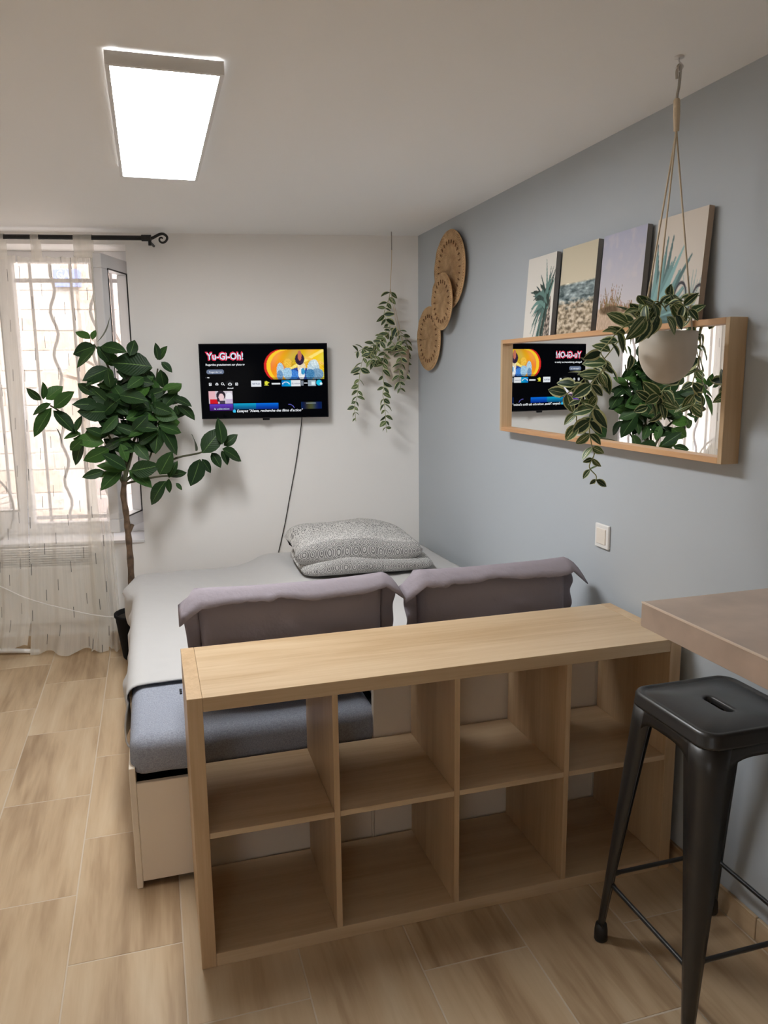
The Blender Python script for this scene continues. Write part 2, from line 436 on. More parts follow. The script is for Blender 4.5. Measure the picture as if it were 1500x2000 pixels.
bm = nb(); box(bm, (XL-.2, YR-.2, H), (XW+.2, 3.9, H+.2)); setprops(mk('ceiling', bm, CEIL), kind='structure')
# window wall with its deep opening
WU0, WU1, WZ0, WZ1, WD = 1.637, 3.02, .63, 2.288, .36
bm = nb()
wbox(bm, 0, WU0, -WD, 0, 0, H); wbox(bm, WU1, 4.1, -WD, 0, 0, H)
wbox(bm, WU0, WU1, -WD, 0, 0, WZ0-.02); wbox(bm, WU0, WU1, -WD, 0, WZ1, H)
setprops(mk('wall_back', bm, WHITE), kind='structure')
bm = nb(); wbox(bm, WU0, WU1, -WD+.02, .012, WZ0-.02, WZ0, .004); setprops(mk('trim_1', bm, PVC), kind='structure')['label'] = 'white window sill board'

# floor: grout bed and single tiles
fl = bpy.data.objects.new('floor', None)
bm = nb(); box(bm, (XL-.1, YR-.1, -.15), (XW+.1, 3.75, -.0011)); fl = setprops(mk('floor', bm, GROUT), kind='structure')
TW, TL, G = .3055, .6115, .0036
bm = nb(); box(bm, (-TW/2+G/2, -TL/2+G/2, -.009), (TW/2-G/2, TL/2-G/2, 0), .0012, 1)
tmesh = bpy.data.meshes.new('tile'); bm.to_mesh(tmesh); bm.free(); tmesh.materials.append(TILE)
for kx in range(-7, 8):
    x0 = -.656+TW*kx
    if x0+TW > XW+.03 or x0 < XL-.25: continue
    off = .431 if kx % 2 == 0 else .124
    for ky in range(-8, 6):
        y0 = off+TL*ky
        if y0 > 3.1 or y0+TL < YR+.05 or y0 < YR-.3: continue
        t = bpy.data.objects.new('tile', tmesh); COL.objects.link(t); t.parent = fl
        t.location = (x0+TW/2, y0+TL/2, random.uniform(-.0006, .0))
        if random.random() < .5: t.rotation_euler = (0, 0, math.pi)
# tile skirting
bb = None
for y0 in [-.351+.6115*k for k in range(-5, 5)]:
    y1 = min(y0+.6085, 2.5); 
    if y1 <= y0: continue
    bm = nb(); box(bm, (XW-.011, max(y0, YR), 0), (XW-.0005, y1, .072), .0015, 1)
    if bb is None:
        bb = setprops(mk('baseboard_right', bm, TILE), kind='structure')
    else: mk('tile', bm, TILE, bb)
bb = None
for k in range(7):
    u0 = .02+k*.6115
    bm = nb(); wbox(bm, u0, u0+.6085, .0005, .011, 0, .072, .0015)
    if bb is None: bb = setprops(mk('baseboard_back', bm, TILE), kind='structure')
    else: mk('tile', bm, TILE, bb)

# ------------------------------------------------------------------ ceiling lamp
LX0, LX1, LY0, LY1, LT = -.098, .186, .222, 1.345, .032
lp = empty('ceiling_lamp', ((LX0+LX1)/2, (LY0+LY1)/2, H), 'long rectangular white LED panel lamp glowing on the ceiling', 'lamp')
fwid = .011
bm = nb()
zt, zb = H-.006, H-.006-LT
for a in (((LX0, LY0, zb), (LX1, LY0+fwid, zt)), ((LX0, LY1-fwid, zb), (LX1, LY1, zt)), ((LX0, LY0+fwid, zb), (LX0+fwid, LY1-fwid, zt)), ((LX1-fwid, LY0+fwid, zb), (LX1, LY1-fwid, zt))): box(bm, *a)
mk('frame', bm, PLASTW, lp)
bm = nb(); box(bm, (LX0+fwid, LY0+fwid, zb+.002), (LX1-fwid, LY1-fwid, zb+.006)); mk('diffuser', bm, LAMPM, lp)
bm = nb(); box(bm, (LX0+.03, LY0+.03, zb+.0065), (LX1-.03, LY1-.03, H)); mk('mounting_plate', bm, BLACK, lp)

# ------------------------------------------------------------------ window, grille and the street outside
win = empty('window_1', B(2.2, -.28, WZ0), None, None, rz=-AN); setprops(win, kind='structure')
ND = -.28
FU0, FU1 = 1.655, 3.0
bm = nb()
wbox(bm, FU0, FU1, ND-.035, ND+.035, WZ0, .70, .004); wbox(bm, FU0, FU1, ND-.035, ND+.035, 2.225, WZ1, .004)
wbox(bm, FU0, FU0+.045, ND-.035, ND+.035, .70, 2.225, .004); wbox(bm, FU1-.045, FU1, ND-.035, ND+.035, .70, 2.225, .004)
mk('frame', bm, PVC, win)
def sash(name, u0, u1, z0, z1, wst, n0, n1, par, M=None):
    """a sash in wall coordinates; M moves it (for the open leaf)"""
    def fix(b):
        if M is not None: b.transform(M)
        return b
    b = nb()
    wbox(b, u0, u1, n0, n1, z0, z0+wst, .005); wbox(b, u0, u1, n0, n1, z1-wst, z1, .005)
    wbox(b, u0, u0+wst, n0, n1, z0+wst, z1-wst, .005); wbox(b, u1-wst, u1, n0, n1, z0+wst, z1-wst, .005)
    s = mk(name, fix(b), PVC, par)
    b = nb(); c = (n0+n1)/2; wbox(b, u0+wst-.005, u1-wst+.005, c-.004, c+.004, z0+wst-.005, z1-wst+.005); mk('pane', fix(b), GLASS, s)
    b = nb(); e = .007
    for q in ((u0+wst-e, u1-wst+e, z0+wst-e, z0+wst), (u0+wst-e, u1-wst+e, z1-wst, z1-wst+e), (u0+wst-e, u0+wst, z0+wst, z1-wst), (u1-wst, u1-wst+e, z0+wst, z1-wst)):
        wbox(b, q[0], q[1], n1-.002, n1+.003, q[2], q[3])
    mk('gasket', fix(b), BLACK, s)
    return s
s1 = sash('sash', 2.325, 2.955, .70, 2.225, .085, ND-.03, ND+.035, win)
bm = nb(); wbox(bm, 2.345, 2.365, ND+.035, ND+.05, 1.36, 1.43, .004); wbox(bm, 2.348, 2.362, ND+.05, ND+.06, 1.28, 1.40, .004); mk('handle', bm, PVC, s1)
# the open leaf swings about its right edge
hinge = B(1.68, -.245, 0)
ang = math.radians(-77.5)
M = Matrix.Translation(hinge) @ Matrix.Rotation(-ang, 4, 'Z') @ Matrix.Translation(-hinge)
s2 = sash('sash', 1.68, 2.075, .70, 2.225, .078, -.28, -.22, win, M)
s2['label'] = 'open inward swung sash'
bm = nb(); wbox(bm, 2.03, 2.05, -.22, -.205, 1.36, 1.43, .004); bm.transform(M); mk('handle', bm, PVC, s2)

gr = empty('window_grille', B(2.2, -.42, WZ0), 'white wrought iron security grille with straight and wavy bars outside the window', 'grille', rz=-AN)
GN = -.44
GRILLE = plain('grille_grey_paint', (.52, .50, .51, 1), .5)
def gbar(u, wavy):
    pts = []
    for k in range(41):
        z = .60+k*(2.30-.60)/40
        du = .018*math.sin((z-.6)*2*math.pi/.26) if wavy and .72 < z < 2.14 else 0
        pts.append(B(u+du, GN, z))
    b = nb(); tube(b, pts, .010, 6); mk('bar', b, GRILLE, gr, True)
uu = 2.98
k = 0
while uu > 1.6:
    gbar(uu, k % 2 == 1); uu -= .1165; k += 1
for z in (.70, 2.145):
    b = nb(); wbox(b, 1.55, 3.05, GN-.006, GN+.006, z-.012, z+.012); mk('rail', b, GRILLE, gr)

FACM = plain('pale_lime_stone', (.50, .43, .38, 1), .9, spec=.1, bump=(14, .8, .02), var=(6, .14))
FACM2 = plain('pinkish_lime_stone', (.49, .38, .31, 1), .9, spec=.1, bump=(14, .8, .02), var=(6, .16))
MORT = plain('pale_mortar', (.52, .47, .43, 1), .95, spec=.05, bump=(40, .5))
FN = -3.6
fac = empty('stone_house', B(2.2, FN, -.4), 'pale stone house across the street behind the window grille', 'building', rz=-AN)
bm = nb(); wbox(bm, -2.5, 7.5, FN-.6, FN-.03, -.45, 4.6); mk('wall', bm, MORT, fac)
ARU, ARW, ARZ = 2.15, .62, 1.35
zz = -.35; row = 0
while zz < 3.6:
    hh = random.uniform(.17, .26); u = .2+random.uniform(0, .3)
    while u < 4.6:
        ww = random.uniform(.28, .55)
        inside = (abs(u+ww/2-ARU) < ARW+.12 and zz < ARZ) or ((u+ww/2-ARU)**2+(zz+hh/2-ARZ)**2 < (ARW+.22)**2 and zz >= ARZ-.1)
        if not inside:
            b = nb(); wbox(b, u+.005, u+ww-.005, FN-.05, FN-.022+random.uniform(-.004, .008), zz+.005, zz+hh-.005, .006)
            mk('stone', b, FACM2 if random.random() < .4 else FACM, fac)
        u += ww
    zz += hh; row += 1
for k in range(11):
    a0 = math.pi*k/11+.02; a1 = math.pi*(k+1)/11-.02
    b = nb(); f_, g_ = [], []
    for (r, a) in ((ARW, a0), (ARW+.22, a0), (ARW+.22, a1), (ARW, a1)):
        f_.append(B(ARU+r*math.cos(a), FN+.02, ARZ+r*math.sin(a))); g_.append(B(ARU+r*math.cos(a), FN-.06, ARZ+r*math.sin(a)))
    loft(b, [g_, f_]); bmesh.ops.recalc_face_normals(b, faces=b.faces); mk('arch_stone', b, FACM2, fac)
DOORM = plain('grey_pink_shutter', (.40, .33, .31, 1), .7, bump=(20, .2))
b = nb()
ringf = [B(ARU-ARW, FN-.04, -.4)]+[B(ARU-ARW*math.cos(math.pi*k/16), FN-.04, ARZ+ARW*math.sin(math.pi*k/16)) for k in range(17)]+[B(ARU+ARW, FN-.04, -.4)]
ringb = [p+BN*(-.05) for p in ringf]
loft(b, [ringb, ringf]); bmesh.ops.recalc_face_normals(b, faces=b.faces); dr = mk('arched_shutter', b, DOORM, fac)
for k in range(9):
    z = -.2+k*.19
    b = nb(); wbox(b, ARU-ARW+.02, ARU+ARW-.02, FN-.045, FN-.025, z, z+.17, .008); mk('slat', b, DOORM, dr)
sg = at_b(131, 543, FN+.03)
su = (sg-P0).dot(BU); sz = sg.z
SIGNB = plain('enamel_blue', rgb(120, 132, 184), .4)
sp = empty('street_sign', B(su, FN+.02, sz), 'blue enamel street name plate with white letters on the stone house', 'sign', rz=-AN)
bm = nb(); wbox(bm, su-.13, su+.13, FN+.012, FN+.03, sz-.085, sz+.085, .006); mk('plate', bm, SIGNB, sp)
lettering('GA', .11, plain('enamel_white', (.85, .85, .85, 1), .4), sp, B(su+.10, FN+.032, sz-.005), -BU, (0, 0, 1), width=.12)
bm = nb(); wbox(bm, -2.5, 7.5, FN-.6, -WD-.01, -.5, -.42); setprops(mk('street', bm, plain('grey_paving', (.45, .43, .41, 1), .9, bump=(20, .5, .01))), kind='structure')

# ------------------------------------------------------------------ heater under the window
ht = empty('wall_heater', B(2.3, .04, .16), 'white wall heater with slatted top under the window behind the sheer curtain', 'heater', rz=-AN)
bm = nb(); wbox(bm, 1.88, 2.74, .012, .075, .165, .505, .008); mk('body', bm, PLASTW, ht)
bm = nb(); wbox(bm, 1.88, 2.74, .012, .03, .505, .612); wbox(bm, 1.88, 1.895, .03, .075, .505, .605, .002); wbox(bm, 2.725, 2.74, .03, .075, .505, .605, .002); mk('vent_back', bm, plain('vent_grey', (.10, .095, .09, 1), .6), ht)
for k in range(8):
    z = .512+k*.0135
    b = nb(); wbox(b, 1.893, 2.727, .056, .074, z, z+.0045); mk('slat', b, PLASTW, ht)

# ------------------------------------------------------------------ curtain rod and sheer curtains
RN, RZ = .135, 2.302
def RB(px, py): return at_b(px, py, RN)
ru1 = (RB(284, 466)-P0).dot(BU)
rod = empty('curtain_rod', B(2.3, RN, RZ), 'black metal curtain rod with a scroll finial above the window', 'curtain rod', rz=-AN)
bm = nb(); tube(bm, [B(3.4, RN, RZ), B(ru1, RN, RZ)], .0125, 12); mk('pole', bm, BLACKM, rod, True)
pts = [RB(x, y) for x, y in [(289, 466), (297, 465), (305, 461), (312, 457.5), (319, 457), (325, 461), (326.5, 466), (323, 472), (317, 474), (312, 471), (311.5, 466), (315, 464), (318, 466)]]
sp_ = smooth_path(pts, 5); bm = nb(); tube(bm, sp_, [.0085-.0045*i/len(sp_) for i in range(len(sp_))], 8); mk('scroll_finial', bm, BLACKM, rod, True)
bm = nb(); c0 = RB(292, 466); tube(bm, [B(ru1+.02, RN, RZ), B(ru1-.03, RN, RZ)], .017, 12); mk('collar', bm, BLACKM, rod)
bm = nb(); bu_ = (c0-P0).dot(BU); tube(bm, [B(bu_, 0.0, RZ-.02), B(bu_, RN-.01, RZ-.02), B(bu_, RN, RZ-.018)], .007, 8); tube(bm, [B(bu_, RN, RZ-.038), B(bu_, RN, RZ)], .0085, 8); mk('bracket', bm, BLACKM, rod)

def curtain(name, ut0, ut1, ub0, ub1, folds, amp, nbase, nbot, ztop, label, seed, bunch=None, tabs=()):
    """sheer cloth from the rod to the floor; u runs left to right edge; the hem pools a little"""
    root = empty(name, B((ut0+ut1)/2, RN, RZ), label, 'curtain', None, rz=-AN)
    rnd = random.Random(seed); ph = [rnd.uniform(0, 6.28) for _ in range(6)]
    def f(s, t):
        # s across, t from top (0) to floor (1)
        e = t**1.3
        u = (ut0+(ut1-ut0)*s)*(1-e)+(ub0+(ub1-ub0)*s)*e
        w_ = math.sin(s*folds*2*math.pi+ph[0])+.5*math.sin(s*folds*3.7*math.pi+ph[1]+t*1.5)+.35*math.sin(s*folds*7.1*math.pi+ph[2])
        n = nbase+(nbot-nbase)*t**1.5+amp*w_*(.55+.45*t)
        z = ztop+.010*math.cos(s*2*math.pi*8)*(1-t)*0
        z = ztop*(1-t)+.004*t
        if t < .03: z -= .008*abs(math.sin(s*math.pi*4))
        if t > .93:                       # pooled hem
            q = (t-.93)/.07
            n += .05*q*(1+.5*math.sin(s*9+ph[3])); z += .012*q*(1+math.sin(s*15+ph[4]))+.002
        if ut0-ut1 > .9: z = ztop*(1-t)+(.085+.09*max(0, 1-s*6)*0+.012*math.sin(s*40))*t
        n = max(n, (RN-.055 if t < .6 else .095) if ut0-ut1 < .9 else .105)
        return B(u, n, max(z, .004))
    wid = abs(ut1-ut0)*1.6
    b = nb(); gridmesh(b, 110, 90, f, lambda s, t: (s*wid+seed*3.1, t*2.2))
    mk('cloth', b, SHEER, root)
    for (a, c) in tabs:
        b = nb()
        def g(s, t, a=a, c=c):
            th = t*1.0
            if t < .4: return B(a+(c-a)*s, RN+.022, ztop-.02+(RZ-ztop+.02)*t/.4)
            if t < .6: q = (t-.4)/.2*math.pi; return B(a+(c-a)*s, RN+.022*math.cos(q), RZ+.016*math.sin(q))
            return B(a+(c-a)*s, RN-.022, RZ-(RZ-ztop+.02)*(t-.6)/.4)
        gridmesh(b, 4, 20, g, lambda s, t: (s*.05+7.03, t*.2)); mk('tab', b, SHEER, root)
    return root
U_ = lambda px, py=520: (at_b(px, py, RN)-P0).dot(BU)
curtain('sheer_curtain', U_(36), U_(150), U_(60, 1250), U_(215, 1250), 2.2, .010, RN, .125, 2.205,
        'cream sheer curtain with dark dashes hanging in front of the grille, pooling on the floor', 3, tabs=((U_(78, 480), U_(62, 480)),))
curtain('sheer_curtain', U_(144), U_(182), U_(176, 1240), U_(236, 1240), 2.6, .013, RN, .11, 2.215,
        'narrow gathered sheer curtain length at the edge of the open window sash', 5, tabs=((U_(181, 480), U_(145, 480)),))
curtain('sheer_curtain', U_(46)+1.05, U_(34), U_(66, 1250)+1.05, U_(66, 1250), 6.5, .014, RN+.02, .175, 2.205,
        'cream sheer curtain at the left edge of the picture covering the fan', 9, tabs=((U_(10, 480), U_(-6, 480)), (U_(-60, 480), U_(-76, 480)), (U_(-130, 480), U_(-146, 480))))

# ------------------------------------------------------------------ fan behind the curtain
fu = (at_b(-58, 995, .06)-P0).dot(BU); fz = at_b(-58, 995, .06).z; FRD = 80/CF*((at_b(-58, 995, .06)-CAM).dot(FW))
fan = empty('standing_fan', B(fu, .1, 0), 'white standing fan behind the sheer curtain at the left edge', 'fan', rz=-AN)
fc = B(fu, .055, fz)
bm = nb()
def ring(bm, r, n, rad): tube(bm, [B(fu+r*math.cos(a*2*math.pi/48), n, fz+r*math.sin(a*2*math.pi/48)) for a in range(49)], rad, 6, False)
ring(bm, FRD, .055, .006); ring(bm, FRD*.6, .082, .0015); ring(bm, FRD*.28, .088, .002)
mk('rim', bm, plain('fan_grey_plastic', (.30, .30, .32, 1), .5), fan, True)
for k in range(40):
    a = k*2*math.pi/40; bm = nb()
    tube(bm, [B(fu+r*math.cos(a), n, fz+r*math.sin(a)) for r, n in ((FRD*.25, .09), (FRD*.6, .084), (FRD*.92, .068), (FRD, .055), (FRD*.9, .03), (FRD*.3, .02))], .0012, 4); mk('grille_wire', bm, PLASTW, fan)
for k in range(3):
    a = k*2*math.pi/3; bm = nb()
    def bl(s, t, a=a):
        r = .03+(FRD*.86-.03)*s; th = a+(t-.5)*.95*(.5+.5*s); return B(fu+r*math.cos(th), .05+(t-.5)*.035, fz+r*math.sin(th))
    gridmesh(bm, 6, 6, bl); solidify(mk('blade', bm, PLASTW, fan), .002)
bm = nb(); lathe(bm, [(.045, 0), (.05, .02), (.05, .05), (.03, .07)], B(fu, .02, fz), 20, BN); lathe(bm, [(.05, 0), (.06, .03), (.05, .1), (.03, .12)], B(fu, -.10, fz), 20, BN); mk('motor_housing', bm, PLASTW, fan, True)
bm = nb(); tube(bm, [B(fu, .10, .03), B(fu, .10, fz-FRD-.03), B(fu, -.02, fz-FRD-.02), B(fu, -.04, fz-.03)], .011, 10); mk('pole', bm, PLASTW, fan, True)
tipu = 2.243
L_ = fu-tipu
for d in ((-1, .02), (1, .0), (.12, .30), (0, -.10)):
    e = (fu+d[0]*L_, .10+d[1]) if abs(d[0]) == 1 else (fu+d[0], .10+d[1])
    bm = nb(); tube(bm, [B(fu, .10, .028), B((fu+e[0])/2, (.10+e[1])/2, .024), B(e[0], e[1], .014)], [.016, .015, .012], 8); mk('foot', bm, PLASTW, fan, True)
pts = smooth_path([at_b(-40, 1130, .2), at_b(0, 1145, .2), at_b(60, 1171, .2), at_b(140, 1192, .19), at_b(190, 1202, .18), at_b(232, 1206, .17)], 6)
bm = nb(); tube(bm, pts, .0028, 6); o = setprops(mk('fan_cable', bm, CABLEW, None, True), 'thin white cable slung across the sheer curtain towards the black plant pot', 'cable')
base(o, pts[-1])
tv0 = None

# ------------------------------------------------------------------ television
TU0, TU1, TZ0, TZ1, TN = .5425, 1.2625, 1.328, 1.748, .085
tv = empty('television', B((TU0+TU1)/2, TN, TZ0), 'black flat television on the white wall showing a streaming menu', 'television', rz=-AN)
bm = nb(); wbox(bm, TU0, TU1, TN-.022, TN-.001, TZ0, TZ1, .003); wbox(bm, TU0+.1, TU1-.1, TN-.05, TN-.02, TZ0+.05, TZ1-.1, .01); mk('housing', bm, SCREENB, tv)
bm = nb(); wbox(bm, TU0+.27, TU1-.27, 0, TN-.05, TZ0+.13, TZ1-.13, .004); mk('wall_bracket', bm, BLACKM, tv)
bm = nb(); lu = (at_b(520, 818, TN)-P0).dot(BU); wbox(bm, lu-.02, lu+.02, TN-.012, TN+.002, TZ0-.011, TZ0+.004, .003); mk('badge', bm, SCREENB, tv)
SW, SH = 252, 146
def ZX(x): return (x-104)/(1347-104)          # zoom column to 0..1
def ZY(y): return (y-104)/(824-104)
def screen_img():
    im = np.zeros((SH, SW, 3)); yy, xx = np.mgrid[0:SH, 0:SW]; s = xx/(SW-1); t = yy/(SH-1)
    im[:] = (3, 4, 7)
    zx = 104+s*1243; zy = 104+t*720
    def put(mask, col):
        im[mask] = np.array(col) if not callable(col) else col(zx[mask], zy[mask])
    def rect(a, b, c, d): return (zx >= a) & (zx <= c) & (zy >= b) & (zy <= d)
    # hero picture: a red and yellow crescent opening on an orange panel with blue and white shapes
    d1 = np.hypot((zx-905)/180, (zy-318)/168); d2 = np.hypot((zx-925)/176, (zy-318)/164); d3 = np.hypot((zx-960)/172, (zy-322)/160)
    win_ = rect(720, 156, 1322, 450); right = zx > 905
    put(win_ & ((d1 < 1) | right), (214, 44, 40)); put(win_ & ((d2 < 1) | (zx > 925)), (250, 206, 50))
    put(win_ & ((d3 < 1) | (zx > 960)), lambda X, Y: np.stack([226+20*np.sin(X/60), 150+50*(X-850)/450+10*np.sin(Y/30), 50+20*np.sin(X/25+Y/40)], 1))
    put(win_ & (zx > 930) & (np.abs((zy-160)-(1322-zx)*.55) < 16), (252, 226, 120))
    put(win_ & (zx > 1130) & (np.abs((zy-300)-(1322-zx)*-.35) < 12), (246, 196, 90))
    blobs = [(1085, 395, 130, 62, (44, 70, 150)), (1000, 405, 70, 52, (66, 128, 208)), (955, 390, 44, 60, (158, 196, 222)), (885, 360, 36, 76, (176, 204, 220)), (880, 410, 30, 50, (110, 150, 190)),
             (1215, 350, 62, 92, (186, 208, 218)), (1250, 400, 66, 56, (120, 156, 186)), (1180, 402, 46, 54, (72, 130, 176)), (1095, 330, 40, 60, (232, 214, 176)), (1095, 395, 34, 58, (236, 238, 240)),
             (1080, 250, 46, 60, (52, 36, 60)), (1080, 215, 20, 50, (190, 110, 90)), (1110, 372, 20, 34, (60, 150, 200)), (960, 290, 40, 46, (240, 190, 70)), (1225, 290, 34, 36, (206, 222, 226))]
    for (cx, cy, rx, ry, c) in blobs:
        put(win_ & (zx > 842) & (((zx-cx)/rx)**2+((zy-cy)/ry)**2 < 1), c)
    nz = np.random.RandomState(4).uniform(-1, 1, (SH, SW))
    m = win_ & (zx > 850) & (zy > 270); im[m] += (nz[m]*26)[:, None]
    m = win_ & (zy > 430); im[m] *= .75
    # app tiles
    put(rect(592, 461, 690, 517), (226, 230, 236)); put(((zx-741)/18)**2+((zy-484)/19)**2 < 1, (222, 220, 60)); put(rect(752, 474, 768, 486), (206, 206, 60)); put(rect(722, 506, 764, 510), (200, 200, 70))
    put(rect(797, 484, 880, 497), (226, 230, 232)); put(rect(892, 458, 986, 517), lambda X, Y: np.stack([10+X*0, 120+40*(X-892)/94, 200+X*0], 1))
    put((np.abs(np.hypot((zx-936)/34, (zy-500)/24)-1) < .14) & (zy < 498) & rect(892, 458, 986, 517), (230, 240, 250))
    put(rect(988, 460, 1082, 517), (224, 228, 232)); put(rect(1085, 462, 1112, 515), (120, 128, 140)); put(rect(1117, 484, 1152, 496), (200, 205, 212))
    put(rect(1158, 460, 1236, 517), (150, 166, 178)); put(rect(1190, 472, 1224, 508), (214, 232, 238)); put(rect(1240, 460, 1300, 517), (12, 20, 40))
    put(((zx-1268)/28)**2+((zy-486)/28)**2 < 1, (28, 190, 226)); put(((zx-1288)/12)**2+((zy-497)/12)**2 < 1, (220, 244, 250))
    # rows of tiles
    put(rect(172, 560, 404, 682), (206, 196, 206)); put(rect(172, 560, 236, 640), (226, 178, 186)); put(rect(182, 640, 262, 682), (206, 22, 38))
    put(((zx-290)/46)**2+((zy-600)/46)**2 < 1, (40, 32, 44)); put(rect(252, 600, 276, 665), (50, 40, 56)); put(((zx-293)/26)**2+((zy-618)/36)**2 < 1, (232, 200, 206)); put(rect(276, 655, 330, 682), (70, 60, 80))
    put(((zx-370)/34)**2+((zy-615)/44)**2 < 1, (232, 228, 236)); put(rect(340, 640, 404, 682), (196, 176, 206))
    put(rect(174, 686, 405, 752), lambda X, Y: np.stack([100-0.6*(Y-686)*1.0, 62-.55*(Y-686), 196-1.5*(Y-686)], 1))
    put(rect(410, 682, 630, 742), lambda X, Y: np.stack([12+X*0, 166-1.6*(Y-682), 206-1.5*(Y-682)], 1)); put(rect(632, 682, 856, 742), lambda X, Y: np.stack([8+X*0, 112-1.2*(Y-682), 222-1.5*(Y-682)], 1))
    put((np.abs(np.hypot((zx-960)/52, (zy-745)/46)-1) < .05) & (zx > 955) & (zy < 738), (110, 110, 210))
    put(rect(1080, 678, 1292, 745), lambda X, Y: np.stack([40+30*np.sin(X/30), 52+24*np.sin(X/26), 62+20*np.sin(X/32)], 1)); put(rect(1130, 686, 1230, 692), (150, 160, 168))
    put(((zx-416)/15)**2+((zy-758)/16)**2 < 1, (60, 190, 236))
    # button, dots and icons
    put((np.hypot(np.maximum(np.abs(zx-246)-62, 0), zy-368) < 23), (110, 122, 146)); put(rect(164, 419, 188, 428), (226, 228, 232)); put(rect(151, 420, 156, 427), (90, 94, 110))
    g = np.hypot((zx-385)/56, (zy-482)/36); m = g < 1; im[m] += ((1-g[m])*46)[:, None]
    return im
def sxy(s, t, d=.0004):
    u = TU1-.006-(TU1-TU0-.012)*s; z = TZ1-.006-(TZ1-TZ0-.012)*t; return B(u, TN+d, z)
scr = raster('screen', screen_img(), lambda s, t: sxy(s, t), TVPIC, tv)
def stext(body, zx, zy, width, size, mat, bold=0, shear=0, d=.0012):
    p = sxy(ZX(zx), ZY(zy), d); return lettering(body, size, mat, scr, p, -BU, (0, 0, 1), width=width/1243*.708, bold=bold, shear=shear)
stext('Yu-Gi-Oh!', 165, 252, 370, .060, TXTR, .0042, 0, .0008); stext('Yu-Gi-Oh!', 172, 247, 356, .051, TXTB, .0012, 0, .0012)
stext('Regardez gratuitement sur pluto tv', 155, 307, 380, .0155, TXT, .0003)
stext('Regarder ici', 186, 377, 120, .013, TXT)
stext('Accueil', 357, 537, 58, .012, TXT, .0002)
stext('Essayez "Alexa, recherche des films d\'action"', 440, 770, 655, .0205, TXT, .0003, .2)
stext('NETFLIX', 602, 498, 78, .013, TXTK, .0004); stext('(R) molotov', 992, 499, 84, .013, TXTK, .0002)
stext('la sélection', 215, 742, 150, .015, TXTB, 0, .2)
def icon(polys, mat=TXT):
    b = nb()
    for pl_ in polys: b.faces.new([b.verts.new(sxy(ZX(x), ZY(y), .0012)) for x, y in pl_])
    mk('icon', b, mat, scr)
def fr(x0, y0, x1, y1, w_=5):
    return [[(x0, y0), (x1, y0), (x1, y0+w_), (x0, y0+w_)], [(x0, y1-w_), (x1, y1-w_), (x1, y1), (x0, y1)], [(x0, y0+w_), (x0+w_, y0+w_), (x0+w_, y1-w_), (x0, y1-w_)], [(x1-w_, y0+w_), (x1, y0+w_), (x1, y1-w_), (x1-w_, y1-w_)]]
icon(fr(179, 476, 203, 504)+[[(188, 486), (196, 486), (196, 494), (188, 494)]])
icon(fr(242, 484, 270, 500)+[[(248, 476), (264, 476), (264, 481), (248, 481)]])
icon([[(310+13*math.cos(a*.3927), 486+13*math.sin(a*.3927)), (310+13*math.cos((a+1)*.3927), 486+13*math.sin((a+1)*.3927)), (310+8*math.cos((a+1)*.3927), 486+8*math.sin((a+1)*.3927)), (310+8*math.cos(a*.3927), 486+8*math.sin(a*.3927))] for a in range(16)]+[[(318, 492), (322, 489), (334, 502), (329, 505)]])
icon([[(363, 490), (384, 474), (405, 490), (400, 494), (384, 481), (368, 494)]]+[[(369, 490), (375, 488), (375, 503), (369, 503)], [(393, 488), (399, 490), (399, 503), (393, 503)], [(375, 498), (393, 498), (393, 503), (375, 503)]])
icon(fr(436, 480, 462, 504)+[[(441, 474), (445, 474), (445, 481), (441, 481)], [(453, 474), (457, 474), (457, 481), (453, 481)], [(444, 490), (454, 490), (454, 495), (444, 495)]])
pts = smooth_path([at_b(590, 812, .04), at_b(586, 850, .012), at_b(577, 910, .010), at_b(566, 970, .010), at_b(557, 1020, .010), at_b(546, 1070, .010), at_b(536, 1110, .010)], 6)
bm = nb(); tube(bm, pts, .0028, 6); base(setprops(mk('television_cable', bm, CABLE, None, True), 'thin dark cable hanging down the wall below the television', 'cable'), pts[-1])

# ------------------------------------------------------------------ shelf unit
W, D, HK, T, DV = 1.465, .39, .77, .0385, .016
ku = empty('cube_shelf_unit', (W/2, D/2, 0), 'low oak veneer shelf unit with eight open cubes standing behind the bed', 'shelf')
CA = (W-2*T-3*DV)/4
for x0 in (0, W-T):
    bm = nb(); box(bm, (x0, 0, 0), (x0+T, D, HK), .0008, 1); mk('side_panel', bm, OAKZ, ku)
for n_, z0 in (('bottom_panel', 0), ('top_panel', HK-T)):
    bm = nb(); box(bm, (T+.0006, 0.0004, z0), (W-T-.0006, D, z0+T-.0003), .0008, 1); mk(n_, bm, OAKX, ku)
for i in range(1, 4):
    x0 = T+i*CA+(i-1)*DV; bm = nb(); box(bm, (x0, .001, T), (x0+DV, D-.001, HK-T), .0005, 1); mk('divider', bm, OAKZ, ku)
for i in range(4):
    x0 = T+i*(CA+DV); bm = nb(); box(bm, (x0+.0004, .0015, HK/2-DV/2), (x0+CA-.0004, D-.001, HK/2+DV/2), .0005, 1); mk('shelf_board', bm, OAKX, ku)

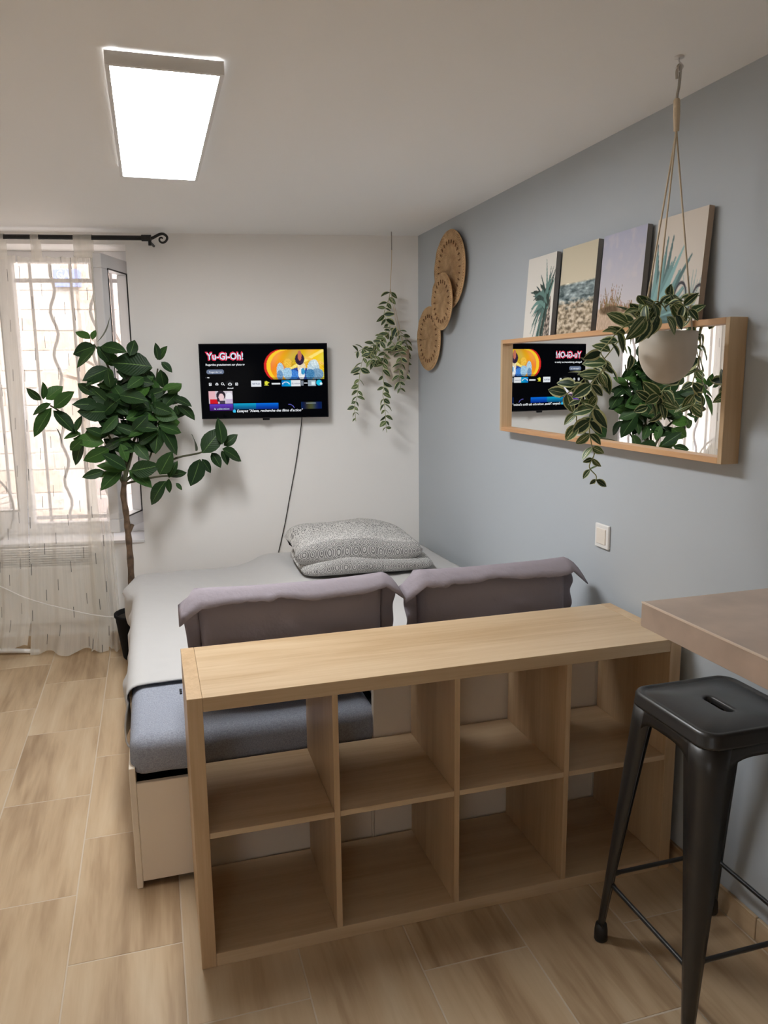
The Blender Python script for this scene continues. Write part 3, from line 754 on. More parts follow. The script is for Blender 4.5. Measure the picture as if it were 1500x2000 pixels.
# ------------------------------------------------------------------ bed
BY0, BY1 = .402, 2.40
bed = empty('day_bed', (.63, 1.4, 0), 'white laminate pull-out day bed against the blue grey wall', 'bed')
def bp(name, lo, hi, mat=LAM, bev=.002):
    b = nb(); box(b, lo, hi, bev, 1); return mk(name, b, mat, bed)
bp('side_panel', (-.172, BY0, 0), (-.153, BY1, .404))
bp('end_panel', (-.1525, BY0, .022), (.588, BY0+.018, .351)); bp('end_panel', (-.1525, BY1-.018, .022), (.588, BY1, .351))
bp('armrest_panel', (.598, BY0, 0), (1.425, BY0+.022, .63)); bp('armrest_panel', (.598, BY1-.022, 0), (1.425, BY1, .55))
bp('back_panel', (1.425, BY0, 0), (1.445, BY1, .56)); bp('divider_post', (.589, BY0+.001, 0), (.597, BY0+.03, .36))
DARKB = plain('bed_inside_black', (.015, .015, .015, 1), .8)
bp('slat_base', (-.1525, BY0+.019, .315), (1.42, BY1-.02, .33), DARKB); bp('plinth', (-.15, BY0+.05, 0), (1.42, BY0+.065, .022), DARKB)
def cushion(name, lo, hi, mat, r, amp, seed, lab, cat, parent=None, uvs=False):
    lo = Vector(lo); hi = Vector(hi); b = nb(); box(b, lo, hi, r, 5)
    bmesh.ops.subdivide_edges(b, edges=[e for e in b.edges if e.calc_length() > .12], cuts=10, use_grid_fill=True)
    for v in b.verts:
        v.co += Vector((noise.noise(v.co*6+Vector((seed, 0, 0))), noise.noise(v.co*6+Vector((0, seed, 9))), noise.noise(v.co*6+Vector((3, 0, seed)))))*amp
    o = mk(name, b, mat, parent, True); return setprops(o, lab, cat) if lab else o
m1 = cushion('mattress', (-.166, .399, .362), (.618, BY1+.005, .497), GREYF, .045, .006, 3, 'thin mattress in a blue grey fabric cover on the low left half of the bed', 'mattress')
base(m1, (.22, 1.4, .362))
TAGM = plain('care_tag_black', (.02, .02, .025, 1), .7)
bm = nb(); p = at_z(353, 1350, .502)
for k in range(3): box(bm, p+Vector((-.004, -.02+k*.016, -.003)), p+Vector((.004, -.012+k*.016, .0012)))
mk('care_tag', bm, TAGM, m1)
m2 = cushion('mattress', (.70, BY0+.03, .335), (1.42, BY1-.03, .565), GREYF, .045, .004, 8, 'thick mattress under the white sheet on the wall side of the bed', 'mattress')
base(m2, (1.03, 1.4, .335))

# sheet
def sheet_fn(s, t):
    # s: 0 hanging hem on the left .. 1 wall side ; t: 0 near hem .. 1 far edge
    y = .775+.02*math.sin(s*7)+(2.425-.775)*t
    arc = s*1.93
    hang = .22
    if arc < hang-.03:                    # hanging side
        x = -.182-.006*math.sin(t*14)-.010*math.sin(t*37+arc*20); z = .505-.04-(hang-.03-arc)
        cz = max(0, 1-abs(t-.86)/.12)
        x -= .055*cz*(.5+.5*(arc/(hang-.03))); 
        y += 0
        z = max(z, .30+.0*t)
        nearc = max(0, 1-t/.12); y += .10*nearc*(1-arc/(hang-.03))*0
    elif arc < hang+.05:
        q = (arc-hang+.03)/.08*math.pi/2; x = -.182+.05*(1-math.cos(q)); z = .465+.048*math.sin(q)
        cz = max(0, 1-abs(t-.86)/.12); x -= .055*cz*math.cos(q)
    else:
        x = -.13+(arc-hang-.05); z = .513
        k = min(1, max(0, (x-.30)/.34)); k = k*k*(3-2*k)
        # raised wall half; the cloth tents over the step
        z = .513+.072*k
        fade = min(1, max(0, (t-.0)/.05))
        z += .006*math.sin(x*9+y*5)*(.4+.6*k)*.6+.004*noise.noise(Vector((x*7, y*3, 1)))
        z += .012*math.exp(-((x-.55+.15*(y-2.2))/.05)**2)*t
        x = min(x, 1.43)
    z += .0025*noise.noise(Vector((s*40, t*30, 5)))
    if t > .97 : z -= .03*((t-.97)/.03)
    return Vector((x, y, z))
bm = nb(); gridmesh(bm, 120, 90, sheet_fn)
# slanted, curved near hem over the grey mattress
so = mk('bed_sheet', bm, SHEET, None, True); solidify(so, .005, 1); setprops(so, 'white fitted cotton sheet covering most of the bed', 'sheet'); base(so, (.6, 1.6, .5))
# ------------------------------------------------------------------ pillows
def pillow(x0, x1, yb, zb, zt, tilt, seed, label, flop=.05):
    cx = (x0+x1)/2; hw = (x1-x0)/2; hh = (zt-zb)/2; th = .085
    root = empty('pillow', (cx, yb, zb), label, 'pillow')
    fx = .055
    rnd = random.Random(seed); ph = [rnd.uniform(0, 6.28) for _ in range(4)]
    def edge(a, b):
        # pulled-in sides, raised corners
        return hw*(1-.035*(1-b*b)), hh*(1-.05*(1-a*a))
    def bend(x, d, h):
        # d: depth (towards the camera negative), h: height above base ; lean away from the camera
        y = yb+d+tilt*h
        return Vector((cx+x, y, zb+h))
    def body(side):
        def f(s, t):
            a = s*2-1; b = t*2-1
            ex, ez = edge(a, b)
            p = max(0, (1-abs(a)**2.6))*max(0, (1-abs(b)**2.6))
            d = side*th*p**.30
            d += side*.006*noise.noise(Vector((a*3+seed, b*3, side)))*p
            return bend(a*ex, d, hh+b*ez)
        return f
    b = nb(); gridmesh(b, 36, 30, body(-1)); gridmesh(b, 36, 30, body(1)); bmesh.ops.remove_doubles(b, verts=b.verts, dist=.0005); bmesh.ops.recalc_face_normals(b, faces=b.faces)
    mk('cushion', b, PILL, root, True)
    # flange: a cloth border all round; the top one flops over towards the shelf
    N = 180; per = []
    for k in range(N):
        a = k/N*4
        if a < 1: per.append((a*2-1, -1)); 
        elif a < 2: per.append((1, (a-1)*2-1))
        elif a < 3: per.append((1-(a-2)*2, 1))
        else: per.append((-1, 1-(a-3)*2))
    b = nb(); rings = []
    for j in range(6):
        q = j/5; r = []
        for k, (a, c) in enumerate(per):
            ex, ez = edge(a, c); x = a*ex; h = hh+c*ez
            top = 1 if c > .98 else 0
            ox = 0; oz = 0
            if abs(a) > .98: ox = math.copysign(1, a)
            if abs(c) > .98: oz = math.copysign(1, c)
            wv = math.sin(a*4.3+ph[0])*.6+math.sin(a*11+ph[1])*.25+noise.noise(Vector((a*9+seed, c*9, 2)))*.8
            if oz > 0:                       # top flange falls forward over the cushion
                dd = -(th+.012)*q; dh = .012*math.sin(math.pi*q)-(.030+.011*wv)*q*q
                if ox: dh -= .055*q; dd *= .8
                r.append(bend(x+ox*fx*q, dd-.005*wv*q, h+dh))
            else:
                wv2 = math.sin(c*11+ph[2])*.6+math.sin(c*5+ph[3])*.4; k_ = .5+.5*(c+1)/2
                r.append(bend(x+ox*fx*q*k_, (-.018*wv2+.008)*q if ox else -.01*q, max(h-(.055*q*max(0, c)**3 if ox else 0)-(0 if ox else fx*.3*q), .012)))
        rings.append(r)
    loft(b, rings, True, False)
    f_ = mk('flange', b, PILL, root, True); solidify(f_, .004)
    return root
pillow(.058, .682, .545, .515, .905, .04, 2, 'grey flanged pillow propped behind the shelf unit on the left half of the bed', .085)
pillow(.800, 1.385, .565, .592, .898, .05, 6, 'grey flanged pillow propped behind the shelf unit nearest the blue grey wall', .085)

# ------------------------------------------------------------------ folded duvet
dv = empty('folded_duvet', (.92, 1.92, .585), 'folded duvet in a grey and white damask cover lying on the bed', 'duvet')
def slab(name, cx, cy, z0, lx, ly, hz, rz, seed, puff):
    b = nb(); ca, sa = math.cos(rz), math.sin(rz); n1, n2 = 48, 40
    lay = b.loops.layers.uv.verify()
    def f(s, t):
        # wrap: t runs under the front, over the top and down the back
        a = s*2-1
        th = (t*1.5-.25)*math.pi
        ey = math.copysign(abs(math.cos(th))**.55, math.cos(th)); ez = math.copysign(abs(math.sin(th))**.55, math.sin(th))
        endf = (1-abs(a)**7)**.45 if abs(a) < 1 else 0
        x = a*lx*(1+.02*math.sin(t*9+seed)); y = -ey*ly*(.9+.1*endf)
        zc = hz*(.5+.5*ez*(.05+.95*endf))
        zc *= 1-.30*max(0, a-.25)-.12*max(0, -a-.4)
        zc *= (1+puff*noise.noise(Vector((x*4+seed, y*4, 1)))+.12*math.cos(x/lx*1.3)-.1)
        y += .012*noise.noise(Vector((x*9, t*6, seed))); 
        return Vector((cx+x*ca-y*sa, cy+x*sa+y*ca, z0+max(zc, 0)))
    gridmesh(b, n1, n2, f, lambda s, t: (s*lx*2, (t-.16)*(2*ly+2*hz)))
    bmesh.ops.contextual_create
    o = mk(name, b, DAMASK, dv, True); return o
slab('folded_layer', .955, 1.90, .594, .335, .25, .10, -.05, 3, .25)
slab('folded_layer', .915, 1.92, .632, .318, .245, .185, -.06, 1, .28)

# ------------------------------------------------------------------ leaves
def leaf_mesh(name, mat, wid, fold, curl, tipw, n=6):
    """unit leaf along +Y, face +Z, folded on the midrib"""
    b = nb(); lay = b.loops.layers.uv.verify(); rows = []
    for j in range(n+1):
        t = j/n
        ww = wid*(math.sin(math.pi*t**tipw)**.8 if 0 < t < 1 else 0.02)
        z = -curl*t*t+curl*.3*t
        rows.append([(Vector((-ww/2, t, z+fold*ww)), 0), (Vector((-ww/4, t, z+fold*ww*.35)), .25), (Vector((0, t, z)), .5), (Vector((ww/4, t, z+fold*ww*.35)), .75), (Vector((ww/2, t, z+fold*ww)), 1)])
    vv = [[b.verts.new(p) for p, u in r] for r in rows]
    for j in range(n):
        for i in range(4):
            f = b.faces.new((vv[j][i], vv[j][i+1], vv[j+1][i+1], vv[j+1][i])); f.smooth = True
            for lp, (jj, ii) in zip(f.loops, ((j, i), (j, i+1), (j+1, i+1), (j+1, i))): lp[lay].uv = (rows[jj][ii][1], jj/n)
    me = bpy.data.meshes.new(name); b.to_mesh(me); b.free(); me.materials.append(mat); return me
RL = [leaf_mesh('leaf', RLEAF, .49, .12, .14, .85), leaf_mesh('leaf', RLEAF, .54, .08, .24, .9), leaf_mesh('leaf', RLEAF, .45, .16, .05, .85)]
VL = [leaf_mesh('leaf', VLEAF, .58, .14, .22, .85), leaf_mesh('leaf', VLEAF, .64, .10, .12, .8), leaf_mesh('leaf', VLEAF, .52, .2, .3, .85)]
def put_leaf(meshes, root, a, b, nrm, wid=1.0):
    a = Vector(a); b = Vector(b); y = b-a; L = y.length; y.normalize()
    z = Vector(nrm); z = (z-y*z.dot(y))
    if z.length < 1e-3: z = y.orthogonal()
    z.normalize(); x = y.cross(z)
    m = Matrix((x*L*wid, y*L, z*L)).transposed().to_4x4(); m.translation = a
    o = bpy.data.objects.new('leaf', random.choice(meshes)); COL.objects.link(o); o.parent = root
    o.matrix_local = rootmat(root).inverted() @ m
    return o

# ------------------------------------------------------------------ rubber tree
TY = 2.50
tree = empty('rubber_tree', at_y(256, 1128, TY)*1.0, 'tall dark green leafy rubber tree in a black pot between bed and window', 'plant')
tree.location = (-.185, TY+.03, 0)
def TP(px, py, dy=0): return at_y(px, py, TY+dy)
bm = nb(); lathe(bm, [(.085, 0), (.09, .01), (.118, .24), (.124, .245), (.124, .26), (.112, .26), (.108, .235), (.0, .23)], (-.185, TY+.05, 0), 28); mk('pot', bm, plain('black_pot_plastic', (.006, .006, .007, 1), .8, spec=.15), tree, True)
bm = nb(); lathe(bm, [(.1, .2), (.108, .236), (.0, .24)], (-.185, TY+.05, 0), 20); mk('soil', bm, SOIL, tree)
tp = smooth_path([Vector((-.185, TY+.04, .22)), TP(258, 1150), TP(255, 1100), TP(252, 1060), TP(249, 1030), TP(246, 1000), TP(241, 968), TP(243, 940)], 5)
bm = nb(); tube(bm, tp, [.019-.004*i/len(tp)+.0015*math.sin(i*1.3) for i in range(len(tp))], 10); mk('trunk', bm, BARK, tree, True)
bm = nb(); tube(bm, [TP(250, 1043), TP(254, 1035), TP(259, 1024)], [.012, .011, .010], 8); mk('branch_stub', bm, BARK, tree, True)
def branch(p, r0=.009, r1=.004):
    q = smooth_path([TP(a[0], a[1], .04 if i_ else 0) for i_, a in enumerate(p)], 5); b = nb(); tube(b, q, [r0+(r1-r0)*i/(len(q)-1) for i in range(len(q))], 7); mk('branch', b, TWIG, tree, True)
branch([(243, 945), (247, 900, 0), (252, 870, .02), (250, 820, .03), (232, 770, .02), (213, 720, 0), (200, 695, 0), (183, 672, 0)], .012)
branch([(243, 942), (256, 890, -.05), (262, 860, -.08), (285, 810, -.1), (300, 770, -.1), (308, 720, -.08)], .010)
branch([(241, 945), (222, 910, -.06), (190, 875, -.1), (158, 852, -.1), (140, 830, -.08), (118, 805, -.05), (98, 792, -.05)], .009)
branch([(244, 940), (275, 918, -.08), (310, 908, -.12), (350, 893, -.12), (392, 884, -.1), (425, 868, -.1)], .009)
branch([(244, 945), (285, 935, -.1), (318, 930, -.12), (342, 930, -.12)], .007)
branch([(247, 905), (235, 880, .05), (212, 850, .1), (200, 800, .12), (212, 750, .1)], .008)
branch([(283, 912, -.08), (297, 880, -.1), (300, 845, -.1), (308, 825, -.1)], .006)
ZL = [(530,785,447,745),(540,790,555,735),(568,805,660,682),(560,830,430,865),(560,840,455,945),(570,830,640,912),(590,830,722,845),(760,885,790,795),(890,950,665,915),(895,955,740,1005),
(925,910,913,815),(930,910,965,833),(945,920,1006,972),(940,965,962,1078),(640,960,497,1018),(640,982,512,1036),(640,960,662,1046),(690,965,738,1018),(760,1020,885,1045),(650,1175,525,1065),(690,1080,578,1045),
(1020,1110,905,1190),(950,1085,1050,1050),(985,1110,1058,1042),(1010,1130,1116,1170),(1040,1172,1140,1240),(1030,1175,1045,1230),(700,1115,850,1140),(640,1212,478,1215),(690,1235,600,1335),(710,1345,590,1250),
(930,1280,1053,1270),(930,1292,1056,1328),(930,1298,908,1446),(940,1305,1042,1452),(880,1290,760,1350),(650,1335,490,1375),(610,1395,440,1368),(485,1368,442,1516),(482,1375,412,1440),(640,1430,500,1500),
(740,1545,610,1465),(740,1552,578,1528),(712,1558,592,1652),(610,1560,490,1595),(650,1570,575,1592),(755,1555,884,1642),(765,1560,922,1532),(790,1400,862,1482),(972,1618,876,1745),(990,1600,1032,1505),(985,1590,1087,1568),
(990,1605,990,1684),(1030,1630,1066,1668),(935,1580,1000,1458),(1145,1442,1143,1348),(1185,1455,1292,1318),(1300,1405,1285,1258),(1312,1412,1382,1350),(1302,1430,1414,1492),(1240,1452,1292,1532),(1300,1440,1337,1512),(1172,1490,1128,1638),(1182,1490,1236,1566),
(242,1145,160,1080),(255,1140,253,1046),(270,1140,356,1066),(300,1165,193,1222),(302,1190,203,1348),(315,1190,424,1100),(312,1205,432,1325),(330,1310,370,1397),(445,1330,476,1240),(475,1338,378,1362),
(830,1040,905,1120),(820,1060,700,1100),(760,1180,640,1120),(770,1200,900,1170),(740,1260,840,1210),(720,1180,600,1210),(690,1180,840,1100),(800,1340,880,1260),(760,1350,640,1290),(730,1380,610,1420),(700,1330,560,1330),(780,1320,880,1370),(900,1200,1010,1210),(900,1210,1000,1260),(860,1120,960,1090),(840,1010,760,1060),(690,1020,590,1080),(720,940,830,900),(700,930,600,880),(650,1270,560,1200),(720,1440,620,1380),(690,1470,560,1440),(740,1430,830,1400),(800,1150,880,1230),(870,1050,800,1130),(620,1360,520,1310),(680,1400,600,1470),(930,1100,880,1020),(780,1100,860,1180),(640,1180,720,1250),(830,1250,900,1330),(690,1290,790,1320),(700,1050,780,1000),(750,1230,680,1170)]
rl = random.Random(11)
for k in range(58):
    a_ = rl.uniform(0, 6.283); r_ = math.sqrt(rl.random()); x_ = 745+215*r_*math.cos(a_); y_ = 1190+225*r_*math.sin(a_); b2 = rl.uniform(0, 6.283)
    ZL.append((x_, y_, x_+125*math.cos(b2), y_+95*math.sin(b2)))
for k, (a, b_, c, d) in enumerate(ZL):
    core = k >= 74
    dy = rl.uniform(-.10, .06) if core else rl.uniform(-.12, -.02)
    pa = TP(a/3, 400+b_/3, dy); narrow = k in (2, 55, 71)
    pb = TP(c/3, 400+d/3, dy+rl.uniform(-.07, .05))
    pb = pa+(pb-pa)*(1.16 if core else 1.08)
    nr = Vector((rl.uniform(-.85, .85), -1 if not narrow else -.2, rl.uniform(-.2, 1.3)))
    if narrow: nr = Vector((1, .1, .2))
    put_leaf(RL, tree, pa, pb, nr, rl.uniform(.95, 1.25))

# ------------------------------------------------------------------ hanging plants
def hang(name, vines, P, llen, label, root_loc, seed, spacing, extra=(), jit=.02, cam=.6):
    rr = random.Random(seed); root = empty(name, root_loc, label, 'plant')
    for v in vines:
        pts = smooth_path([P(*q) for q in v], 8)
        b = nb(); tube(b, pts, .0016, 5); mk('vine', b, VINE, root, True)
        acc = spacing*.5; side = 1
        for iq, (p, q) in enumerate(zip(pts[:-1], pts[1:])):
            fr_ = iq/len(pts) if len(v) > 8 else 0
            acc += (q-p).length
            if acc >= spacing:
                acc = 0; t = (q-p).normalized()
                for sgn in ((1, -1) if rr.random() < .75 else (side,)):
                    view = (CAM-p).normalized()
                    out = t.cross(view).normalized()*sgn
                    dirv = (out*rr.uniform(.7, 1.2)+t*rr.uniform(.1, .7)+view*rr.uniform(-.5, .6)+Vector((0, 0, rr.uniform(-.6, .15)))).normalized()
                    L = llen*rr.uniform(.66, 1.28)*(1 if fr_ < .55 else 1-.42*(fr_-.55)/.45)
                    nr = view*cam+Vector((rr.uniform(-.8, .8), rr.uniform(-.5, .5), rr.uniform(-.1, 1.0)))
                    put_leaf(VL, root, p, p+dirv*L, nr, rr.uniform(.85, 1.1))
                side = -side
    for (a, b_, c, d, e) in extra:
        put_leaf(VL, root, P(a, b_, e), P(c, d, e+rr.uniform(-.02, .02)), Vector((rr.uniform(-.4, .4), -1, rr.uniform(.2, .9))), 1.05)
    return root
# the near one, in front of the mirror
HX, HY = 1.287, -.086
def P2(zx, zy, dy=0): return at_y(950+zx/2.727, 380+zy/2.727, HY+dy)
pc = at_y(1303, 645, HY)
PR = .0745; PZ1 = at_y(1303, 648, HY).z; PZ0 = at_y(1303, 750, HY).z; PX = at_y(1303, 700, HY).x
v2 = [[(900,650,-.03),(830,650,-.05),(770,680,-.06),(700,730,-.06),(650,790,-.06),(610,840,-.05),(640,900,-.05),(600,960,-.05),(560,1020,-.04),(590,1090,-.04),(560,1170,-.04),(548,1240,-.03),(560,1330,-.03),(575,1380,-.03),(548,1450,-.03),(585,1500,-.03),(575,1540,-.03)],
      [(880,640,0),(800,680,.02),(720,760,.03),(640,860,.03),(560,940,.02),(490,1010,.02),(430,1060,.02),(390,1080,.02)],
      [(640,930,0),(560,1000,0),(500,1100,-.01),(480,1200,-.01),(520,1260,-.01)],
      [(900,630,-.05),(860,590,-.06),(830,600,-.07),(790,640,-.08)],
      [(960,620,-.04),(930,580,-.06),(900,570,-.07),(870,600,-.08)],
      [(980,600,0),(1020,570,-.02),(1060,600,-.03),(1100,640,-.03)],
      [(960,600,.04),(940,560,.05),(990,540,.05),(1040,560,.05)],
      [(1040,980,.09),(1010,1010,.09),(950,1030,.08),(935,1070,.07),(940,1130,.07),(930,1200,.07)],
      [(940,1070,.07),(880,1090,.07),(830,1140,.07)],
      [(1060,640,.08),(1110,700,.09),(1120,820,.085),(1130,900,.08),(1100,1000,.08),(1110,1080,.08),(1080,1150,.08)]]
x2 = [(915,640,880,760,-.10),(960,650,1020,745,-.10),(1010,640,1050,720,-.09),(870,660,800,800,-.10),(850,650,760,770,-.10),(1080,610,1130,670,-.04),(900,600,840,560,-.06),(980,570,1030,540,0),(820,640,760,600,-.07),(770,850,760,940,-.05),(950,1060,1030,1100,.06),(920,1070,850,1110,.06),(930,1110,955,1200,.06),(860,1130,785,1155,.06)]
hp2 = hang('hanging_plant', v2, P2, .050, 'trailing variegated plant in a cream bowl pot hanging in front of the long mirror', (PX, HY, PZ0), 21, .031, x2)
bm = nb()
prof = [(0, 0)]+[(PR*math.sin(a)*(1-.0*a), (PZ1-PZ0)*.66*(1-math.cos(a))) for a in [math.pi/2*k/12 for k in range(1, 13)]]+[(PR*1.01, PZ1-PZ0), (PR*.95, PZ1-PZ0), (PR*.93, PZ1-PZ0-.02), (0, PZ1-PZ0-.021)]
lathe(bm, prof[1:], (PX, HY, PZ0), 40); mk('pot', bm, POTM, hp2, True)
bm = nb(); lathe(bm, [(PR*.9, PZ1-PZ0-.022), (PR*.9, PZ1-PZ0-.012), (PR*.4, PZ1-PZ0-.003)], (PX, HY, PZ0), 20); mk('soil', bm, SOIL, hp2)
hk = [at_y(1328, 106, HY), at_y(1325, 112, HY), at_y(1323, 124, HY)]
KT = at_y(1322, 196, HY); KB = at_y(1321, 256, HY)
bm = nb(); tube(bm, smooth_path([Vector((HX, HY, H)), Vector((HX, HY, H-.012)), Vector((HX+.012, HY, H-.022)), Vector((HX, HY, H-.036)), Vector((HX-.008, HY, H-.026))], 5), .0022, 6); lathe(bm, [(.012, -.004), (.012, 0)], (HX, HY, H), 14); mk('ceiling_hook', bm, PLASTW, hp2, True)
bm = nb(); tube(bm, smooth_path([at_y(1322, 154, HY), at_y(1322, 140, HY), at_y(1325, 128, HY), at_y(1329, 130, HY), at_y(1328, 150, HY), at_y(1326, 170, HY), at_y(1323, 184, HY), KT], 5), .0035, 8); mk('s_hook', bm, METAL, hp2, True)
bm = nb(); tube(bm, [KT+Vector((0, 0, .004)), KT, (KT+KB)/2, KB], [.006, .0085, .009, .007], 10); mk('rope_wrap', bm, ROPE, hp2, True)
for a in (168, 205, 358):
    e = Vector((PX+PR*.99*math.cos(math.radians(a)), HY+PR*.99*math.sin(math.radians(a)), PZ1-.004)); bm = nb(); tube(bm, [KB, (KB+e)/2, e], .0024, 6); mk('rope', bm, ROPE, hp2, True)
# the far one, by the corner of the room
FX, FY = 1.325, 2.425
def P1(zx, zy, dy=0): return at_y(640+zx/4.547, 440+zy/4.547, FY+dy)
v1 = [[(560,580),(540,660),(520,720),(500,790),(530,860),(560,930),(600,980)],
      [(560,900),(500,960),(450,1000),(400,1060),(350,1120),(310,1200),(290,1290),(280,1370),(270,1450),(260,1530),(240,1600),(245,1680),(250,1740)],
      [(520,1120,-.06),(500,1180,-.08),(490,1260,-.08),(490,1350,-.08),(500,1430,-.08),(490,1500,-.08),(500,1570,-.08),(510,1650,-.08),(515,1730,-.08),(520,1800,-.08),(525,1840,-.08)],
      [(600,900),(640,960,-.05),(660,1040,-.07),(640,1120,-.08),(660,1200,-.09),(640,1290,-.09),(640,1380,-.09),(650,1460,-.09)],
      [(560,920,-.03),(520,980,-.05),(470,1030,-.07),(420,1090,-.08),(380,1150,-.09),(400,1230,-.09)],
      [(620,930,.03),(680,980,.02),(700,1060,.0),(690,1140,-.02),(690,1240,-.03),(670,1330,-.03)],
      [(330,1080,-.03),(290,1110,-.03),(240,1130,-.03)], [(450,1100,-.08),(420,1180,-.1),(440,1250,-.1)], [(560,1020,-.08),(600,1080,-.09),(560,1150,-.1)]]
hp1 = hang('hanging_plant', v1, P1, .052, 'trailing variegated plant hanging in the corner beside the television', (1.345, FY, 1.62), 5, .029, ())
QX = P1(610, 1250).x; QZ0 = P1(600, 1420).z; QZ1 = P1(600, 1100).z; QR = .075
bm = nb(); lathe(bm, [(r*QR, QZ0+(QZ1-QZ0)*z) for r, z in ((.2, 0), (.6, .06), (.85, .2), (.97, .45), (1, .7), (1, 1), (.94, 1), (.9, .9), (.05, .88))], (QX, FY, 0), 32); mk('pot', bm, POTM, hp1, True)
bm = nb(); lathe(bm, [(QR*.88, QZ1-.02), (QR*.88, QZ1-.008), (.01, QZ1)], (QX, FY, 0), 20); mk('soil', bm, SOIL, hp1)
hz = P1(562, 75).z
t0 = Vector((P1(566, 75).x, FY, H)); t1 = P1(568, 320); t2 = P1(556, 560)
bm = nb(); tube(bm, [t0, P1(568, 220)], .0028, 6); mk('ceiling_hook', bm, METAL, hp1, True)
bm = nb(); tube(bm, [P1(568, 215), t1, t2], .002, 6); mk('rope', bm, ROPE, hp1, True)
for a in (30, 150, 270):
    e = Vector((QX+QR*.98*math.cos(math.radians(a)), FY+QR*.98*math.sin(math.radians(a)), QZ1)); bm = nb(); tube(bm, [t2, e], .0015, 5); mk('rope', bm, ROPE, hp1, True)

# ------------------------------------------------------------------ woven wall plates
def wplate(y, z, r, x, lab, ry=1.0):
    o_ = empty('woven_plate', (x, y, z), lab, 'wall decoration', 'woven plates on the blue grey wall')
    b = nb()
    def f(s, t):
        a = s*2*math.pi; q = t*r; h = .008+.012*(1-(t)**2)*0-.010*math.cos(min(t, 1)*math.pi*.5)+(.004 if t > .9 else 0)+.004*math.sin(t*9)
        return Vector((x-.010-h+.004*noise.noise(Vector((math.cos(a)*t*3, math.sin(a)*t*3, r))), y+q*ry*math.cos(a), z+q*math.sin(a)))
    gridmesh(b, 72, 16, f, lambda s, t: (s, t*r)); e_ = mk('weave', b, WOVEN, o_, True); solidify(e_, .006)
    b = nb(); tube(b, [Vector((x-.020, y+r*ry*math.cos(a*2*math.pi/64), z+r*math.sin(a*2*math.pi/64))) for a in range(65)], .005, 6, False); mk('rim', b, WOVEN, o_, True)
    hol = nb()
    for k in range(int(r*150)):
        a = k*2*math.pi/int(r*150); rr_ = r*.72; L = .018
        c = Vector((x-.0245, y+rr_*ry*math.cos(a), z+rr_*math.sin(a))); rad = Vector((0, math.cos(a)*ry, math.sin(a))); tan = Vector((0, -math.sin(a)*ry, math.cos(a)))
        hol.faces.new([hol.verts.new(c+rad*i*L/2+tan*j*.0028) for i, j in ((-1, -1), (1, -1), (1, 1), (-1, 1))])
    h_ = mk('openwork', hol, plain('openwork_dark_%d' % int(r*1000), rgb(120, 84, 52), .9), o_); solidify(h_, .003)
    h_['kind'] = 'stuff'
    return o_
def pl_at(px, py, hw, x):
    c = at_x(px, py, x); a = at_x(px-hw, py, x); b_ = at_x(px+hw, py, x); return (a.y+b_.y)/2, c.z, (a.y-b_.y)/2
for (px, py, hw, r, off, lab) in ((880.5, 527, 28.8, .193, .022, 'largest round woven rattan plate on the blue grey wall, topmost of three'),
                                  (865, 589, 19.0, .140, .052, 'smallest round woven rattan plate overlapping the two others on the wall'),
                                  (839.5, 661.5, 21.4, .170, .022, 'lowest round woven rattan plate on the wall, nearest the room corner')):
    cy_, cz_, hy_ = pl_at(px, py, hw, XW-off)
    wplate(cy_, cz_, r, XW-off+.016, lab, hy_/r)

# ------------------------------------------------------------------ mirror
MY0, MY1, MZ0, MZ1, MXF = -.152, 1.26, 1.318, 1.710, 1.437
mr = empty('wall_mirror', (XW, (MY0+MY1)/2, MZ0), 'long mirror in a deep oak box frame on the blue grey wall', 'mirror')
FT = .017
for nm, lo, hi, mt in (('frame_rail', (MXF, MY0+FT, MZ0), (XW-.001, MY1-FT, MZ0+FT), OAKY), ('frame_rail', (MXF, MY0+FT, MZ1-FT), (XW-.001, MY1-FT, MZ1), OAKY), ('frame_stile', (MXF, MY0, MZ0), (XW-.001, MY0+FT, MZ1), OAKZ), ('frame_stile', (MXF, MY1-FT, MZ0), (XW-.001, MY1, MZ1), OAKZ)):
    bm = nb(); box(bm, lo, hi, .001, 1); mk(nm, bm, mt, mr)
bm = nb(); box(bm, (1.462, MY0+FT, MZ0+FT), (1.470, MY1-FT, MZ1-FT)); mk('mirror_glass', bm, MIRROR, mr)

# ------------------------------------------------------------------ canvas prints
CWd, CHt = 84, 98
def grid_st(h=CHt, w_=CWd):
    yy, xx = np.mgrid[0:h, 0:w_]; return xx/(w_-1), yy/(h-1)
RS = np.random.RandomState(3)
def fbm(h, w_, sc_, seed, st=(1, 1)):
    return np.array([[noise.fractal(Vector((i/w_*sc_*st[0], j/h*sc_*st[1], seed)), 1, 2, 4) for i in range(w_)] for j in range(h)])
def blend(im, m, c): 
    m = np.clip(m, 0, 1)[..., None]; im[:] = im*(1-m)+np.array(c, float)*m
def frond(im, s, t, p0, ang, L, wd, bendv, col):
    pts = [(p0[0]+L*q*math.cos(ang), p0[1]+L*q*math.sin(ang)+bendv*q*q) for q in np.linspace(0, 1, 9)]
    d = np.full(s.shape, 9.0)
    for k, ((x0, y0), (x1, y1)) in enumerate(zip(pts[:-1], pts[1:])):
        vx, vy = x1-x0, y1-y0; q = np.clip(((s-x0)*vx+(t-y0)*vy)/(vx*vx+vy*vy+1e-9), 0, 1)
        w_ = wd*(1-.85*(k+q)/8)
        d = np.minimum(d, np.hypot(s-x0-q*vx, (t-y0-q*vy))/np.maximum(w_, .003))
    blend(im, np.clip((1.15-d)*4, 0, 1), col)
